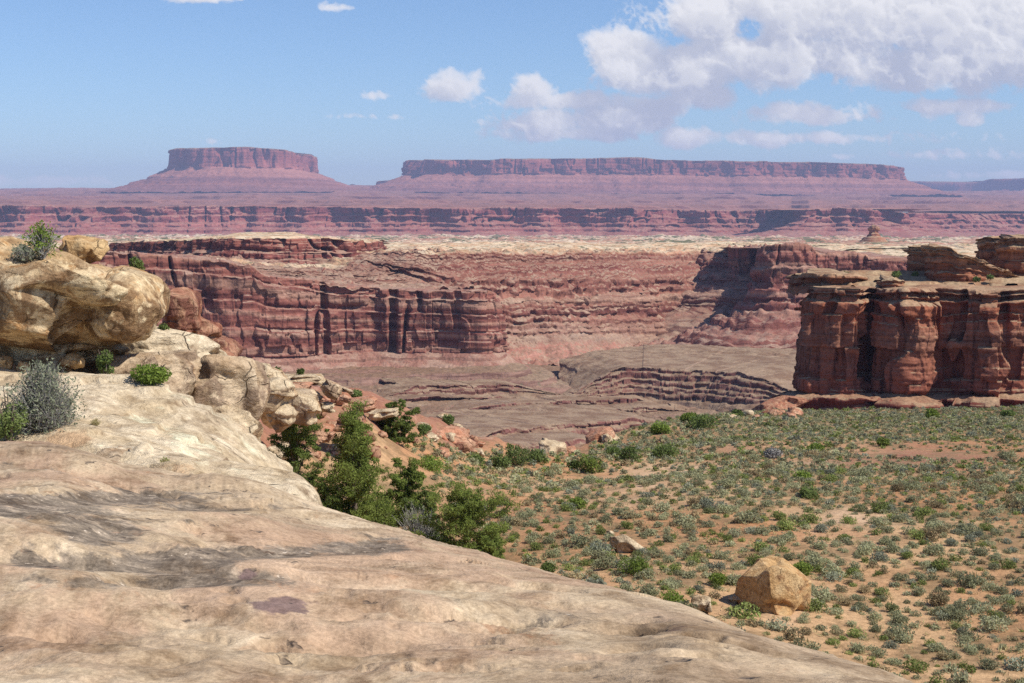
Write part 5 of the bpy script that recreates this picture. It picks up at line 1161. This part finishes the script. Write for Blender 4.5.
order = np.argsort(-(rad / pts[:, 1]) * ((CX + F * pts[:, 0] / pts[:, 1] < 1020) & (HY - F * pts[:, 2] / pts[:, 1] < 680) & (HY - F * pts[:, 2] / pts[:, 1] > 0) & (CX + F * pts[:, 0] / pts[:, 1] > np.interp(HY - F * pts[:, 2] / pts[:, 1], [500, 560, 620, 680], [400, 520, 740, 900]))))
pts, rad = pts[order], rad[order]
protos = []
for k in range(10):
    V, Fc = bush_arrays(760, 0.075, rs, rs.uniform(.6, .9), rs.randint(7, 13))
    protos.append(raw_mesh('sagebrush', V, Fc, 4, False)); protos[-1].materials.append(M['sage'])
NI = min(290, len(pts))
for i in range(NI):
    o = bpy.data.objects.new('sagebrush', protos[i % 10]); COL.objects.link(o)
    o.location = pts[i] - np.array([0, 0, .03]); r = rad[i]; o.scale = (r, r, r); o.rotation_euler = (0, 0, rs.uniform(0, 6.28))
    tag(o, 'small grey-green sagebrush mound on the sandy flat', 'sagebrush', 'sagebrush dotted over the flat')
mid_p = [bush_arrays(210, 0.125, rs, rs.uniform(.6, .9), rs.randint(6, 11)) for _ in range(12)]
far_p = [bush_arrays(60, 0.235, rs, rs.uniform(.6, .9), rs.randint(4, 8)) for _ in range(12)]
acc = Acc()
for i in range(NI, len(pts)):
    V, Fc = (mid_p if pts[i, 1] < 75 else far_p)[i % 12]
    a = rs.uniform(0, 6.28); ca, sa = math.cos(a), math.sin(a)
    q = V * rad[i]
    acc.add(np.stack([q[:, 0] * ca - q[:, 1] * sa, q[:, 0] * sa + q[:, 1] * ca, q[:, 2] - .03], 1) + pts[i], Fc, rs.rand())
o = link('sagebrush_cover', acc.mesh('sagebrush_cover'), M['sage'])
tag(o, 'countless small grey-green sagebrush carpeting the far flat', 'sagebrush', kind='stuff')
print('sagebrush', len(pts))
# thin dry grass between the sage
gp_ = pts[rs.randint(0, len(pts), 9000)] + np.concatenate([rs.normal(size=(9000, 2)) * .7, np.zeros((9000, 1))], 1)
gp_[:, 2] = ground_z(gp_[:, 0], gp_[:, 1])[0]
acc = Acc()
T = np.repeat(gp_, 7, 0); T = T + np.concatenate([rs.normal(size=(len(T), 2)) * .05, np.full((len(T), 1), 0.05)], 1)
acc.add(*leaves(T, 0.10, rs, .12, 1.6), .3)
tag(link('grass', acc.mesh('grass'), M['straw']), 'thin dry grass between the sagebrush on the flat', 'grass', kind='stuff')

# ------------------------------------------------------------------ the air
bm = bmesh.new(); bmesh.ops.create_cube(bm, size=1.0)
me = bpy.data.meshes.new('haze'); bm.to_mesh(me); bm.free()
hz = bpy.data.objects.new('haze', me); COL.objects.link(hz)
zl, zh, hx, y0_, y1_ = -330.0, 720.0, 14000.0, -3000.0, 27500.0
hz.scale = (2 * hx, y1_ - y0_, zh - zl); hz.location = (0, (y0_ + y1_) / 2, (zl + zh) / 2)
m, g = new_mat('haze_air')
pv = g.n('ShaderNodeVolumePrincipled', {'Color': (0.55, 0.64, 1.0, 1), 'Density': 4.4e-5, 'Anisotropy': 0.0, 'Density Attribute': ''})
m.cycles.homogeneous_volume = True
g.nt.links.new(pv.outputs[0], g.n('ShaderNodeOutputMaterial').inputs['Volume'])
me.materials.append(m)
tag(hz, kind='stuff')
